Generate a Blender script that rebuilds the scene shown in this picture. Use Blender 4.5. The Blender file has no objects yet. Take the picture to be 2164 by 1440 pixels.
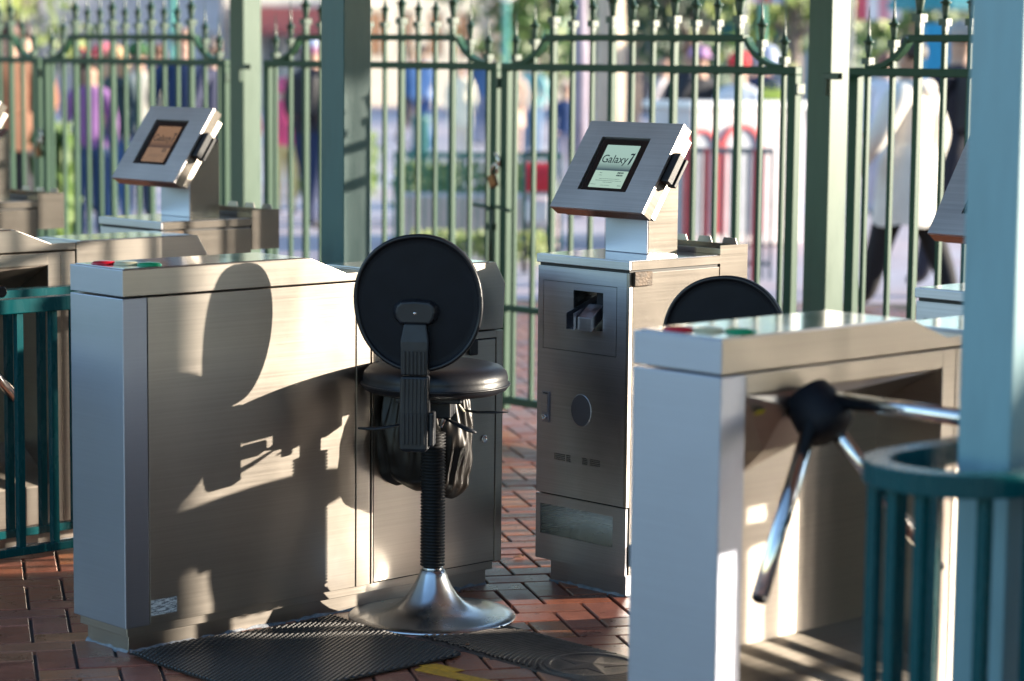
import bpy, bmesh, math, random
from mathutils import Vector, Matrix
random.seed(7)
R = math.radians
S = bpy.context.scene
COL = S.collection

# ------------------------------------------------------------------ camera, sky, sun, exposure
cam_data = bpy.data.cameras.new('camera')
cam = bpy.data.objects.new('camera', cam_data)
COL.objects.link(cam)
cam.location = (0, 0, 1.5458)
cam.rotation_euler = (Matrix.Rotation(math.pi / 2 - 0.117, 3, 'X') @ Matrix.Rotation(0.0102, 3, 'Z')).to_euler()
cam_data.lens = 84.66
cam_data.sensor_width = 36
cam_data.clip_start = 0.05
cam_data.clip_end = 3000
cam_data.dof.use_dof = True
cam_data.dof.focus_distance = 6.75
cam_data.dof.aperture_fstop = 2.3
cam_data.dof.aperture_blades = 9
S.camera = cam

SUN = Vector((0.970, 0.172, 0.166)).normalized()
SUN_EL = math.asin(SUN.z)
SUN_AZ = math.atan2(SUN.x, SUN.y)
world = bpy.data.worlds.new("World")
S.world = world
world.use_nodes = True
wn = world.node_tree
for n in list(wn.nodes):
    wn.nodes.remove(n)
wo = wn.nodes.new('ShaderNodeOutputWorld')
wb = wn.nodes.new('ShaderNodeBackground')
ws = wn.nodes.new('ShaderNodeTexSky')
ws.sky_type = 'NISHITA'
ws.sun_disc = False
ws.sun_elevation = SUN_EL
ws.sun_rotation = SUN_AZ
ws.air_density = 1.0
ws.dust_density = 0.5
ws.ozone_density = 2.0
wb.inputs['Strength'].default_value = 0.14
wn.links.new(ws.outputs[0], wb.inputs[0])
wn.links.new(wb.outputs[0], wo.inputs[0])
sd = bpy.data.lights.new('sun', 'SUN')
sd.energy = 4.2
sd.angle = R(0.55)
sd.color = (1.0, 0.88, 0.72)
sun = bpy.data.objects.new('sun', sd)
COL.objects.link(sun)
sun.rotation_euler = SUN.to_track_quat('Z', 'Y').to_euler()
sun.location = (20, 5, 12)
S.view_settings.view_transform = 'Standard'
S.view_settings.look = 'None'
S.view_settings.exposure = 1.95
S.view_settings.gamma = 1.0
S.cycles.max_bounces = 8
S.cycles.glossy_bounces = 5
S.cycles.use_denoising = True
S.cycles.sample_clamp_indirect = 6
S.cycles.caustics_reflective = False

# ------------------------------------------------------------------ grid frame of the entrance: U away-right, V away-left
TH = 0.8112
UX, UY = math.sin(TH), math.cos(TH)
RZ = math.pi / 2 - TH
def G(u, v, z=0.0):
    return Vector((UX * u - UY * v, UY * u + UX * v, z))

# ------------------------------------------------------------------ materials
def newmat(name):
    m = bpy.data.materials.new(name)
    m.use_nodes = True
    nt = m.node_tree
    b = nt.nodes['Principled BSDF']
    return m, nt, b
def N(nt, t, **kw):
    n = nt.nodes.new(t)
    for k, v in kw.items():
        setattr(n, k, v)
    return n
def ramp(nt, stops, interp='LINEAR'):
    r = nt.nodes.new('ShaderNodeValToRGB')
    r.color_ramp.interpolation = interp
    el = r.color_ramp.elements
    el[0].position, el[0].color = stops[0][0], (*stops[0][1], 1)
    el[1].position, el[1].color = stops[-1][0], (*stops[-1][1], 1)
    for p, c in stops[1:-1]:
        e = el.new(p); e.color = (*c, 1)
    return r
def noise(nt, scale, detail=4, vec=None, rough=0.55):
    n = nt.nodes.new('ShaderNodeTexNoise')
    n.inputs['Scale'].default_value = scale
    n.inputs['Detail'].default_value = detail
    n.inputs['Roughness'].default_value = rough
    if vec is not None: nt.links.new(vec, n.inputs['Vector'])
    return n
def mapping(nt, scale=(1, 1, 1), coord='Object'):
    tc = nt.nodes.new('ShaderNodeTexCoord')
    mp = nt.nodes.new('ShaderNodeMapping')
    mp.inputs['Scale'].default_value = scale
    nt.links.new(tc.outputs[coord], mp.inputs['Vector'])
    return mp.outputs['Vector']
def bump(nt, b, h, strength, dist=0.01):
    bp = nt.nodes.new('ShaderNodeBump')
    bp.inputs['Strength'].default_value = strength
    bp.inputs['Distance'].default_value = dist
    nt.links.new(h, bp.inputs['Height'])
    nt.links.new(bp.outputs[0], b.inputs['Normal'])
    return bp
def plain(name, col, rough=0.6, metal=0.0, var=0.12, scale=6.0, spec=0.5, bumps=0.0, bscale=60):
    m, nt, b = newmat(name)
    b.inputs['Roughness'].default_value = rough
    b.inputs['Metallic'].default_value = metal
    b.inputs['Specular IOR Level'].default_value = spec
    v = mapping(nt)
    n = noise(nt, scale, 5, v)
    lo = tuple(c * (1 - var) for c in col); hi = tuple(min(1, c * (1 + var)) for c in col)
    r = ramp(nt, [(0.3, lo), (0.7, hi)])
    nt.links.new(n.outputs['Fac'], r.inputs[0]); nt.links.new(r.outputs[0], b.inputs['Base Color'])
    if bumps:
        n2 = noise(nt, bscale, 3, v); bump(nt, b, n2.outputs['Fac'], bumps, 0.003)
    return m

def steel(name, base=(0.60, 0.575, 0.54), rough=0.30, brush=(1.6, 1.6, 210), smudge=0.06, strength=0.016, aniso=0.65, var=1.0):
    m, nt, b = newmat(name)
    b.inputs['Metallic'].default_value = 1.0
    v = mapping(nt, brush)
    n = noise(nt, 1.0, 3, v)
    v2 = mapping(nt, (1, 1, 1))
    n2 = noise(nt, 3.5, 6, v2, 0.6)
    n3 = noise(nt, 0.9, 2, v2)
    # roughness = base + brushed streak + smudges
    a = N(nt, 'ShaderNodeMath', operation='MULTIPLY_ADD'); a.inputs[1].default_value = 0.12 * var; a.inputs[2].default_value = rough - 0.06 * var
    nt.links.new(n.outputs['Fac'], a.inputs[0])
    c = N(nt, 'ShaderNodeMath', operation='MULTIPLY_ADD'); c.inputs[1].default_value = smudge * 2
    s = N(nt, 'ShaderNodeMath', operation='SUBTRACT'); s.inputs[1].default_value = 0.5
    nt.links.new(n2.outputs['Fac'], s.inputs[0]); nt.links.new(s.outputs[0], c.inputs[0]); nt.links.new(a.outputs[0], c.inputs[2])
    nt.links.new(c.outputs[0], b.inputs['Roughness'])
    lo = tuple(x * (1 - .12 * var) for x in base); hi = tuple(min(1, x * (1 + .10 * var)) for x in base)
    r = ramp(nt, [(0.38, lo), (0.62, hi)])
    vd = N(nt, 'ShaderNodeTexVoronoi'); vd.inputs['Scale'].default_value = 42; nt.links.new(v2, vd.inputs['Vector'])
    dots = ramp(nt, [(0.0, (.75,) * 3), (0.035, (.8,) * 3), (0.06, (1, 1, 1))]); nt.links.new(vd.outputs['Distance'], dots.inputs[0])
    mx = N(nt, 'ShaderNodeMath', operation='MULTIPLY_ADD'); mx.inputs[1].default_value = 0.5
    h = N(nt, 'ShaderNodeMath', operation='MULTIPLY'); h.inputs[1].default_value = 0.5
    nt.links.new(n.outputs['Fac'], h.inputs[0]); nt.links.new(n2.outputs['Fac'], mx.inputs[0]); nt.links.new(h.outputs[0], mx.inputs[2])
    nt.links.new(mx.outputs[0], r.inputs[0])
    dm = N(nt, 'ShaderNodeMixRGB', blend_type='MULTIPLY'); dm.inputs[0].default_value = 0.8
    nt.links.new(r.outputs[0], dm.inputs[1]); nt.links.new(dots.outputs[0], dm.inputs[2]); nt.links.new(dm.outputs[0], b.inputs['Base Color'])
    # slow waviness of sheet metal + brush lines
    ad = N(nt, 'ShaderNodeMath', operation='MULTIPLY_ADD'); ad.inputs[1].default_value = 6.0
    nt.links.new(n3.outputs['Fac'], ad.inputs[0]); nt.links.new(n2.outputs['Fac'], ad.inputs[2])
    bump(nt, b, ad.outputs[0], strength, 0.002)
    tg = N(nt, 'ShaderNodeTangent', direction_type='RADIAL', axis='Z')
    nt.links.new(tg.outputs[0], b.inputs['Tangent'])
    b.inputs['Anisotropic'].default_value = aniso
    b.inputs['Anisotropic Rotation'].default_value = 0.25
    return m

M = {}
M['steel'] = steel('brushed_steel', base=(0.43, 0.39, 0.345), rough=0.33, var=.65)
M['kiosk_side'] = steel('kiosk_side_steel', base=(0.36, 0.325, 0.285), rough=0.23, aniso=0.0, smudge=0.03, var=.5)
M['sill'] = steel('dull_sill_steel', base=(0.38, 0.34, 0.29), rough=0.46, smudge=0.08)  # darker, rougher steel that damps sun bounced into the recess
M['steel_end'] = steel('sky_tinted_steel', base=(0.36, 0.385, 0.46), rough=0.38, brush=(2, 2, 200), smudge=0.03, strength=0.012, var=.3)  # same steel, with the sky blue of the shaded end faces in its base colour
M['display_steel'] = steel('display_steel', base=(0.50, 0.475, 0.475), rough=0.44, smudge=0.04, strength=0.01)
M['steel_dark'] = steel('kiosk_steel', base=(0.48, 0.485, 0.52), rough=0.36, smudge=0.03, strength=0.006, brush=(2.2, 2.2, 230))
M['steel_top'] = steel('polished_top_steel', base=(0.52, 0.53, 0.57), rough=0.10, brush=(60, 3, 3), smudge=0.05, strength=0.02, aniso=0.0)
M['chrome'] = steel('chrome', base=(0.75, 0.74, 0.72), rough=0.09, brush=(5, 5, 5), smudge=0.03, strength=0.0, aniso=0.0)
M['spun'] = steel('spun_aluminium', base=(0.58, 0.60, 0.62), rough=0.24, brush=(8, 8, 8), smudge=0.10, strength=0.05, aniso=0.0)
M['cavity'] = plain('cavity_dark', (0.02, 0.018, 0.017), 0.6)
M['cavity_steel'] = steel('cavity_steel', base=(0.50, 0.49, 0.48), rough=0.26, aniso=0.0)
M['mortar'] = plain('mortar', (0.075, 0.060, 0.052), 0.9, bumps=0.5, bscale=150)
M['caulk'] = plain('caulk', (0.22, 0.24, 0.27), 0.7, var=0.4, scale=40, bumps=0.6, bscale=90)
M['black_plastic'] = plain('black_plastic', (0.009, 0.011, 0.016), 0.45, var=0.3, scale=30, bumps=0.15, bscale=500)
M['black_shell'] = plain('black_shell', (0.005, 0.006, 0.010), 0.6, spec=0.22, var=0.25, scale=12, bumps=0.25, bscale=700)
M['vinyl'] = plain('black_vinyl', (0.008, 0.009, 0.013), 0.40, spec=0.4, var=0.2, scale=8, bumps=0.12, bscale=90)
M['mat_rubber'] = plain('mat_rubber', (0.010, 0.010, 0.012), 0.36, var=0.3, scale=50, spec=0.6)
M['rubber'] = plain('rubber', (0.009, 0.009, 0.010), 0.5, spec=.3, var=0.3, scale=50)
M['gloss_black'] = plain('bag_plastic', (0.010, 0.0075, 0.006), 0.40, spec=0.35, var=0.3, scale=12)
M['iron'] = plain('cast_iron', (0.050, 0.036, 0.030), 0.6, metal=0.0, var=0.35, scale=25, bumps=0.5, bscale=220)
M['ivory'] = plain('ivory_rod', (0.62, 0.56, 0.42), 0.4)
M['red_lens'] = plain('red_lens', (0.42, 0.008, 0.02), 0.12, var=0.1)
M['amber_lens'] = plain('pale_lens', (0.50, 0.46, 0.30), 0.12, var=0.1)
M['green_lens'] = plain('green_lens', (0.0, 0.24, 0.10), 0.12, var=0.1)
M['rust'] = plain('rusty_bracket', (0.055, 0.036, 0.022), 0.55, metal=0.4, var=0.6, scale=60, bumps=0.6, bscale=150)
M['bezel'] = plain('black_bezel', (0.012, 0.010, 0.010), 0.25)
M['yellow_tape'] = plain('yellow_tape', (0.62, 0.30, 0.02), 0.5, var=0.25, scale=60, bumps=0.3, bscale=300)
M['copper'] = plain('padlock_brass', (0.20, 0.085, 0.03), 0.35, metal=0.7)

def paint(name, base, dark, rough=0.32, spec=0.5):
    m, nt, b = newmat(name)
    b.inputs['Specular IOR Level'].default_value = spec
    v = mapping(nt, (6, 6, 1.2))
    n = noise(nt, 5, 5, v)
    r = ramp(nt, [(0.3, tuple(x * 0.9 for x in base)), (0.62, base), (0.9, dark)])
    nt.links.new(n.outputs['Fac'], r.inputs[0]); nt.links.new(r.outputs[0], b.inputs['Base Color'])
    v2 = mapping(nt)
    n2 = noise(nt, 130, 3, v2)
    bump(nt, b, n2.outputs['Fac'], 0.12, 0.002)
    rr = N(nt, 'ShaderNodeMath', operation='MULTIPLY_ADD'); rr.inputs[1].default_value = 0.25; rr.inputs[2].default_value = rough - 0.1
    nt.links.new(n.outputs['Fac'], rr.inputs[0]); nt.links.new(rr.outputs[0], b.inputs['Roughness'])
    return m
M['green_paint'] = paint('fence_green_paint', (0.026, 0.080, 0.047), (0.018, 0.058, 0.034), 0.40, 0.25)
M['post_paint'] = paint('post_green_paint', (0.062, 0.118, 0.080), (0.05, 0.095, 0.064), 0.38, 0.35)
M['near_post_paint'] = paint('skylit_post_paint', (0.16, 0.31, 0.36), (0.135, 0.275, 0.32), 0.36)  # bluer than the other posts: reflected sky is put into the base colour
M['post_paint2'] = paint('teal_green_post_paint', (0.045, 0.11, 0.11), (0.03, 0.085, 0.095), 0.34, 0.4)
M['rail_paint'] = paint('teal_rail_paint', (0.001, 0.060, 0.070), (0.001, 0.046, 0.055), 0.24, 0.3)

def brickmat():
    m, nt, b = newmat('brick_clay')
    oi = N(nt, 'ShaderNodeObjectInfo')
    at = N(nt, 'ShaderNodeAttribute', attribute_name='tint')
    ad = N(nt, 'ShaderNodeMath', operation='ADD')
    nt.links.new(oi.outputs['Random'], ad.inputs[0]); nt.links.new(at.outputs['Fac'], ad.inputs[1])
    fr = N(nt, 'ShaderNodeMath', operation='FRACT'); nt.links.new(ad.outputs[0], fr.inputs[0])
    r = ramp(nt, [(0, (0.27, 0.085, 0.055)), (0.3, (0.38, 0.130, 0.070)), (0.55, (0.30, 0.115, 0.085)), (0.8, (0.45, 0.180, 0.085)), (1, (0.24, 0.100, 0.080))])
    nt.links.new(fr.outputs[0], r.inputs[0])
    tc = N(nt, 'ShaderNodeNewGeometry')
    n = noise(nt, 9, 6, tc.outputs['Position'], 0.65)
    n2 = noise(nt, 130, 5, tc.outputs['Position'], 0.7)
    mx = N(nt, 'ShaderNodeMixRGB', blend_type='MULTIPLY'); mx.inputs[0].default_value = 0.75
    r2 = ramp(nt, [(0.3, (0.55, 0.55, 0.58)), (0.7, (1.25, 1.2, 1.15))])
    nt.links.new(n.outputs['Fac'], r2.inputs[0]); nt.links.new(r.outputs[0], mx.inputs[1]); nt.links.new(r2.outputs[0], mx.inputs[2])
    mx2 = N(nt, 'ShaderNodeMixRGB', blend_type='MULTIPLY'); mx2.inputs[0].default_value = 0.6
    r3 = ramp(nt, [(0.35, (0.6, 0.6, 0.6)), (0.65, (1.2, 1.2, 1.2))])
    nt.links.new(n2.outputs['Fac'], r3.inputs[0]); nt.links.new(mx.outputs[0], mx2.inputs[1]); nt.links.new(r3.outputs[0], mx2.inputs[2])
    nt.links.new(mx2.outputs[0], b.inputs['Base Color'])
    rr = ramp(nt, [(0.35, (0.24,) * 3), (0.7, (0.52,) * 3)])
    nt.links.new(n.outputs['Fac'], rr.inputs[0]); nt.links.new(rr.outputs[0], b.inputs['Roughness'])
    bump(nt, b, n2.outputs['Fac'], 0.35, 0.003)
    b.inputs['Specular IOR Level'].default_value = 0.55
    return m
M['brick'] = brickmat()
M['ground'] = plain('plaza_concrete', (0.36, 0.30, 0.31), 0.75, var=0.22, scale=0.35)
def groundmat():
    m, nt, b = newmat('plaza_ground')
    tc = N(nt, 'ShaderNodeNewGeometry')
    n = noise(nt, 0.22, 4, tc.outputs['Position'])
    n2 = noise(nt, 12, 6, tc.outputs['Position'])
    r = ramp(nt, [(0.38, (0.50, 0.46, 0.51)), (0.5, (0.52, 0.42, 0.44)), (0.6, (0.57, 0.54, 0.59))])
    nt.links.new(n.outputs['Fac'], r.inputs[0])
    r2 = ramp(nt, [(0.3, (0.8,) * 3), (0.7, (1.1,) * 3)])
    nt.links.new(n2.outputs['Fac'], r2.inputs[0])
    mx = N(nt, 'ShaderNodeMixRGB', blend_type='MULTIPLY'); mx.inputs[0].default_value = 1
    nt.links.new(r.outputs[0], mx.inputs[1]); nt.links.new(r2.outputs[0], mx.inputs[2]); nt.links.new(mx.outputs[0], b.inputs['Base Color'])
    b.inputs['Roughness'].default_value = 0.7
    bump(nt, b, n2.outputs['Fac'], 0.3, 0.01)
    return m
M['plaza'] = groundmat()
def emis(name, col, s):
    m, nt, b = newmat(name)
    b.inputs['Base Color'].default_value = (0.01, 0.01, 0.01, 1)
    b.inputs['Roughness'].default_value = 0.25
    b.inputs['Emission Color'].default_value = (*col, 1)
    b.inputs['Emission Strength'].default_value = s
    return m, nt, b
def screenmat(name, top, bot, band, s):
    """LCD picture: sky-like upper field with a dark band fading above a flat lower field (object z = up the screen)"""
    m, nt, b = emis(name, top, s)
    tc = N(nt, 'ShaderNodeTexCoord'); sp = N(nt, 'ShaderNodeSeparateXYZ')
    nt.links.new(tc.outputs['Object'], sp.inputs[0])
    mr = N(nt, 'ShaderNodeMapRange'); mr.inputs['From Min'].default_value = -0.073; mr.inputs['From Max'].default_value = 0.073
    nt.links.new(sp.outputs['Z'], mr.inputs['Value'])
    r = ramp(nt, [(0.0, bot), (0.395, bot), (0.40, band), (0.47, tuple(x * 0.6 + y * .4 for x, y in zip(band, top))), (0.62, top), (1, tuple(x * 1.05 for x in top))])
    nt.links.new(mr.outputs[0], r.inputs[0]); nt.links.new(r.outputs[0], b.inputs['Emission Color'])
    return m
M['screen'] = screenmat('lcd_on', (0.36, 0.53, 0.47), (0.42, 0.60, 0.50), (0.03, 0.06, 0.09), 0.25)
M['screen_dim'] = screenmat('lcd_dim', (0.30, 0.17, 0.10), (0.31, 0.19, 0.12), (0.07, 0.045, 0.04), 0.22)
M['lcd_ink'] = plain('lcd_ink', (0.012, 0.025, 0.035), 0.5)
M['lcd_ink_dim'] = plain('lcd_ink_dim', (0.06, 0.035, 0.025), 0.5)
def meshmat():
    m, nt, b = newmat('speaker_mesh')
    v = mapping(nt, (1, 1, 1))
    vo = N(nt, 'ShaderNodeTexVoronoi'); vo.inputs['Scale'].default_value = 330; vo.inputs['Randomness'].default_value = 0.0
    nt.links.new(v, vo.inputs['Vector'])
    r = ramp(nt, [(0.25, (0.008,) * 3), (0.42, (0.16, 0.15, 0.16))])
    nt.links.new(vo.outputs['Distance'], r.inputs[0]); nt.links.new(r.outputs[0], b.inputs['Base Color'])
    b.inputs['Roughness'].default_value = 0.5; b.inputs['Metallic'].default_value = 0.3
    return m
M['mesh'] = meshmat()
def stickermat():
    m, nt, b = newmat('worn_sticker')
    v = mapping(nt, (40, 40, 240))
    n = noise(nt, 1.0, 6, v, 0.7)
    r = ramp(nt, [(0.45, (0.10, 0.10, 0.12)), (0.53, (0.62, 0.64, 0.66))])
    nt.links.new(n.outputs['Fac'], r.inputs[0]); nt.links.new(r.outputs[0], b.inputs['Base Color'])
    b.inputs['Roughness'].default_value = 0.6
    return m
M['sticker'] = stickermat()
_cc = {}
def C_(col, rough=0.8, **kw):
    key = (col, rough)
    if key not in _cc:
        _cc[key] = plain('tone_%02d' % len(_cc), col, rough, var=0.15, scale=5, **kw)
    return _cc[key]
def leafmat(name, a, b_):
    m, nt, b = newmat(name)
    g = N(nt, 'ShaderNodeNewGeometry')
    n = noise(nt, 1.3, 3, g.outputs['Position'])
    r = ramp(nt, [(0.35, a), (0.65, b_)])
    nt.links.new(n.outputs['Fac'], r.inputs[0]); nt.links.new(r.outputs[0], b.inputs['Base Color'])
    b.inputs['Roughness'].default_value = 0.55
    try:
        b.inputs['Transmission Weight'].default_value = 0.0
        b.inputs['Subsurface Weight'].default_value = 0.0
    except Exception: pass
    return m
M['leaf'] = leafmat('foliage', (0.035, 0.085, 0.015), (0.12, 0.20, 0.03))
M['leaf_dark'] = leafmat('dark_foliage', (0.010, 0.045, 0.028), (0.025, 0.08, 0.035))
M['leaf_bright'] = leafmat('bright_foliage', (0.10, 0.17, 0.03), (0.26, 0.30, 0.06))

# ------------------------------------------------------------------ mesh helpers
def BM(): return bmesh.new()
def box(bm, x0, x1, y0, y1, z0, z1, mi=0):
    vs = [bm.verts.new(p) for p in ((x0, y0, z0), (x1, y0, z0), (x1, y1, z0), (x0, y1, z0), (x0, y0, z1), (x1, y0, z1), (x1, y1, z1), (x0, y1, z1))]
    for f in ((0, 3, 2, 1), (4, 5, 6, 7), (0, 1, 5, 4), (1, 2, 6, 5), (2, 3, 7, 6), (3, 0, 4, 7)):
        bm.faces.new([vs[i] for i in f]).material_index = mi
    return vs
def prism_y(bm, pts, y0, y1, mi=0):
    a = [bm.verts.new((x, y0, z)) for x, z in pts]; b = [bm.verts.new((x, y1, z)) for x, z in pts]
    n = len(pts)
    fs = [bm.faces.new(a), bm.faces.new(b[::-1])]
    for i in range(n):
        fs.append(bm.faces.new((a[i], b[i], b[(i + 1) % n], a[(i + 1) % n])))
    for f in fs: f.material_index = mi
def frames(d):
    d = d.normalized()
    u = d.cross(Vector((0, 0, 1)))
    if u.length < 1e-4: u = Vector((1, 0, 0))
    u.normalize()
    return u, d.cross(u).normalized()
def tube(bm, pts, r, seg=12, cap=True, mi=0, squash=1.0):
    pts = [Vector(p) for p in pts]
    rr = r if isinstance(r, (list, tuple)) else [r] * len(pts)
    rings = []
    for i, p in enumerate(pts):
        d = (pts[min(i + 1, len(pts) - 1)] - pts[max(i - 1, 0)])
        u, w = frames(d)
        if rings and u.dot(pu) < 0: u, w = -u, -w
        pu = u
        rings.append([bm.verts.new(p + (u * math.cos(2 * math.pi * k / seg) + w * squash * math.sin(2 * math.pi * k / seg)) * rr[i]) for k in range(seg)])
    for a, b in zip(rings, rings[1:]):
        for k in range(seg):
            f = bm.faces.new((a[k], a[(k + 1) % seg], b[(k + 1) % seg], b[k])); f.material_index = mi; f.smooth = True
    if cap:
        f = bm.faces.new(rings[0][::-1]); f.material_index = mi
        f = bm.faces.new(rings[-1]); f.material_index = mi
def lathe(bm, prof, seg=32, c=(0, 0, 0), mi=0, smooth=True, sx=1.0, sy=1.0):
    rings = []
    for r, z in prof:
        rings.append([bm.verts.new((c[0] + sx * r * math.cos(2 * math.pi * k / seg), c[1] + sy * r * math.sin(2 * math.pi * k / seg), c[2] + z)) for k in range(seg)])
    for a, b in zip(rings, rings[1:]):
        for k in range(seg):
            f = bm.faces.new((a[k], a[(k + 1) % seg], b[(k + 1) % seg], b[k])); f.smooth = smooth; f.material_index = mi
    f = bm.faces.new(rings[0][::-1]); f.material_index = mi
    f = bm.faces.new(rings[-1]); f.material_index = mi
def disc_prism(bm, pts3a, pts3b):
    a = [bm.verts.new(p) for p in pts3a]; b = [bm.verts.new(p) for p in pts3b]
    n = len(a)
    bm.faces.new(a); bm.faces.new(b[::-1])
    for i in range(n): bm.faces.new((a[i], b[i], b[(i + 1) % n], a[(i + 1) % n]))
def plate_holes(bm, y0, y1, z0, z1, holes, x, t):
    """a plate whose face looks to -x, at x..x+t, pierced by rectangular holes (ya,yb,za,zb)"""
    ys = sorted({y0, y1, *[h[0] for h in holes], *[h[1] for h in holes]})
    zs = sorted({z0, z1, *[h[2] for h in holes], *[h[3] for h in holes]})
    def solid(i, j):
        if i < 0 or j < 0 or i >= len(ys) - 1 or j >= len(zs) - 1: return False
        cy, cz = (ys[i] + ys[i + 1]) / 2, (zs[j] + zs[j + 1]) / 2
        return not any(h[0] < cy < h[1] and h[2] < cz < h[3] for h in holes)
    cache = {}
    def vert(i, j, k):
        if (i, j, k) not in cache: cache[(i, j, k)] = bm.verts.new((x + t * k, ys[i], zs[j]))
        return cache[(i, j, k)]
    for i in range(len(ys) - 1):
        for j in range(len(zs) - 1):
            if not solid(i, j): continue
            for k, o in ((0, 1), (1, -1)):
                q = [vert(i, j, k), vert(i, j + 1, k), vert(i + 1, j + 1, k), vert(i + 1, j, k)]
                bm.faces.new(q if o == 1 else q[::-1])
            for (di, dj, a, b) in ((-1, 0, (i, j), (i, j + 1)), (1, 0, (i + 1, j), (i + 1, j + 1)), (0, -1, (i, j), (i + 1, j)), (0, 1, (i, j + 1), (i + 1, j + 1))):
                if not solid(i + di, j + dj):
                    bm.faces.new((vert(*a, 0), vert(*b, 0), vert(*b, 1), vert(*a, 1)))
def obj(name, bm, mat, parent=None, bevel=0.0, smooth=False, label=None, loc=None, rot=None):
    me = bpy.data.meshes.new(name)
    bmesh.ops.recalc_face_normals(bm, faces=bm.faces)
    bm.to_mesh(me); bm.free()
    mats = mat if isinstance(mat, (list, tuple)) else [mat]
    for m in mats: me.materials.append(m)
    o = bpy.data.objects.new(name, me)
    COL.objects.link(o)
    if parent: o.parent = parent
    if loc is not None: o.location = loc
    if rot is not None: o.rotation_euler = rot
    if smooth:
        for p in me.polygons: p.use_smooth = True
    if bevel:
        md = o.modifiers.new('edge', 'BEVEL'); md.width = bevel; md.segments = 2; md.limit_method = 'ANGLE'; md.angle_limit = R(40)
        md.harden_normals = False
    if label: o['label'] = label
    return o
def thing(name, label, cat, loc=(0, 0, 0), rz=0.0, group=None):
    o = bpy.data.objects.new(name, None); COL.objects.link(o)
    o.empty_display_size = 0.1
    o.location = loc; o.rotation_euler = (0, 0, rz)
    o['label'] = label; o['category'] = cat
    if group: o['group'] = group
    return o
def tag(o, label, cat, group=None, kind=None):
    o['label'] = label; o['category'] = cat
    if group: o['group'] = group
    if kind: o['kind'] = kind
    return o
def gthing(name, label, cat, u, v, z=0.0, group=None):
    return thing(name, label, cat, G(u, v, z), RZ, group)
def dup(root, loc, rz=None, label=None, group=None):
    def cp(o, parent):
        c = o.copy(); COL.objects.link(c)
        if parent: c.parent = parent
        for ch in kids.get(o, ()): cp(ch, c)
        return c
    kids = {}
    for ch in root.children_recursive: kids.setdefault(ch.parent, []).append(ch)
    r = cp(root, None)
    r.location = loc
    if rz is not None: r.rotation_euler = (0, 0, rz)
    if label: r['label'] = label
    if group: r['group'] = group
    return r
def structure(name, bm, mat, label=None):
    o = obj(name, bm, mat); o['kind'] = 'structure'
    if label: o['label'] = label
    return o

# ------------------------------------------------------------------ the ground
bm = BM()
P = [(-900, -60), (900, -60), (900, 1500), (-900, 1500)]
bm.faces.new([bm.verts.new((x, y, -0.022)) for x, y in P])
structure('ground', bm, M['plaza'], 'pale lilac and pink concrete plaza beyond the gates')

bm = BM()
bm.faces.new([bm.verts.new(p) for p in ((-22, -18, -0.017), (24, -18, -0.017), (24, 15.5, -0.017), (-22, 15.5, -0.017))])
structure('pavement', bm, plain('forecourt_clay', (.17, .075, .055), .7, var=.3, scale=2.0), 'red clay forecourt round the turnstile lanes')
bm = BM()
bm.faces.new([bm.verts.new(p) for p in ((-5.5, 3.2, -0.010), (5.0, 3.2, -0.010), (5.0, 15.5, -0.010), (-5.5, 15.5, -0.010))])
paving = structure('brick_paving', bm, M['mortar'], 'red clay herringbone brick paving around the turnstiles')

CE, CD = 0.1027, 0.0985
A0 = R(12.9)
EV = Vector((math.cos(A0), math.sin(A0), 0)); DV = Vector((-math.sin(A0), math.cos(A0), 0))
def brick_mesh(bm, lx, ly, h=0.012, g=0.0045, b=0.0025, M4=None, dz=0.0):
    x, y = lx / 2 - g, ly / 2 - g
    rings = []
    for (o, z) in ((0, -h), (0, -b), (b, 0)):
        rings.append([bm.verts.new(Vector((sx * (x - o), sy * (y - o), z + dz)) if M4 is None else M4 @ Vector((sx * (x - o), sy * (y - o), z + dz))) for sx, sy in ((-1, -1), (1, -1), (1, 1), (-1, 1))])
    fs = []
    for a, c in zip(rings, rings[1:]):
        for k in range(4): fs.append(bm.faces.new((a[k], a[(k + 1) % 4], c[(k + 1) % 4], c[k])))
    fs.append(bm.faces.new(rings[-1]))
    return fs
# herringbone cells: column line x=0 at e=1.602, row line y=0 at d=6.535
bricks = []
def cell(cx, cy): return EV * (1.602 + CE * cx) + DV * (6.535 + CD * cy)
camp = Vector((0, 0, 1.5458)); cp_, sp_ = math.cos(0.117), math.sin(0.117)
def project(p):
    d = p - camp
    w = d.y * cp_ - d.z * sp_; up = d.y * sp_ + d.z * cp_
    return (1082 + 5089 * d.x / w, 720 - 5089 * up / w)
OCC = [(3.47, 4.80, 5.09, 5.33, 1.0), (3.52, 4.85, 3.11, 3.35, 1.0), (4.91, 5.29, 4.69, 5.06, 1.0), (4.94, 5.3, 3.34, 3.7, 1.0)]
camg = (UX * camp.x + UY * camp.y, -UY * camp.x + UX * camp.y, camp.z)
def hidden(p):
    pg = (UX * p.x + UY * p.y, -UY * p.x + UX * p.y, p.z)
    for (u0, u1, v0, v1, h) in OCC:
        lo, hi = 0.0, 1.0
        ok = True
        for a, c, x0, x1 in ((camg[0], pg[0], u0, u1), (camg[1], pg[1], v0, v1), (camg[2], pg[2], 0.0, h)):
            d = c - a
            if abs(d) < 1e-9:
                if not x0 <= a <= x1: ok = False; break
                continue
            t0, t1 = (x0 - a) / d, (x1 - a) / d
            if t0 > t1: t0, t1 = t1, t0
            lo, hi = max(lo, t0), min(hi, t1)
        if ok and lo < hi: return True
    return False
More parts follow.
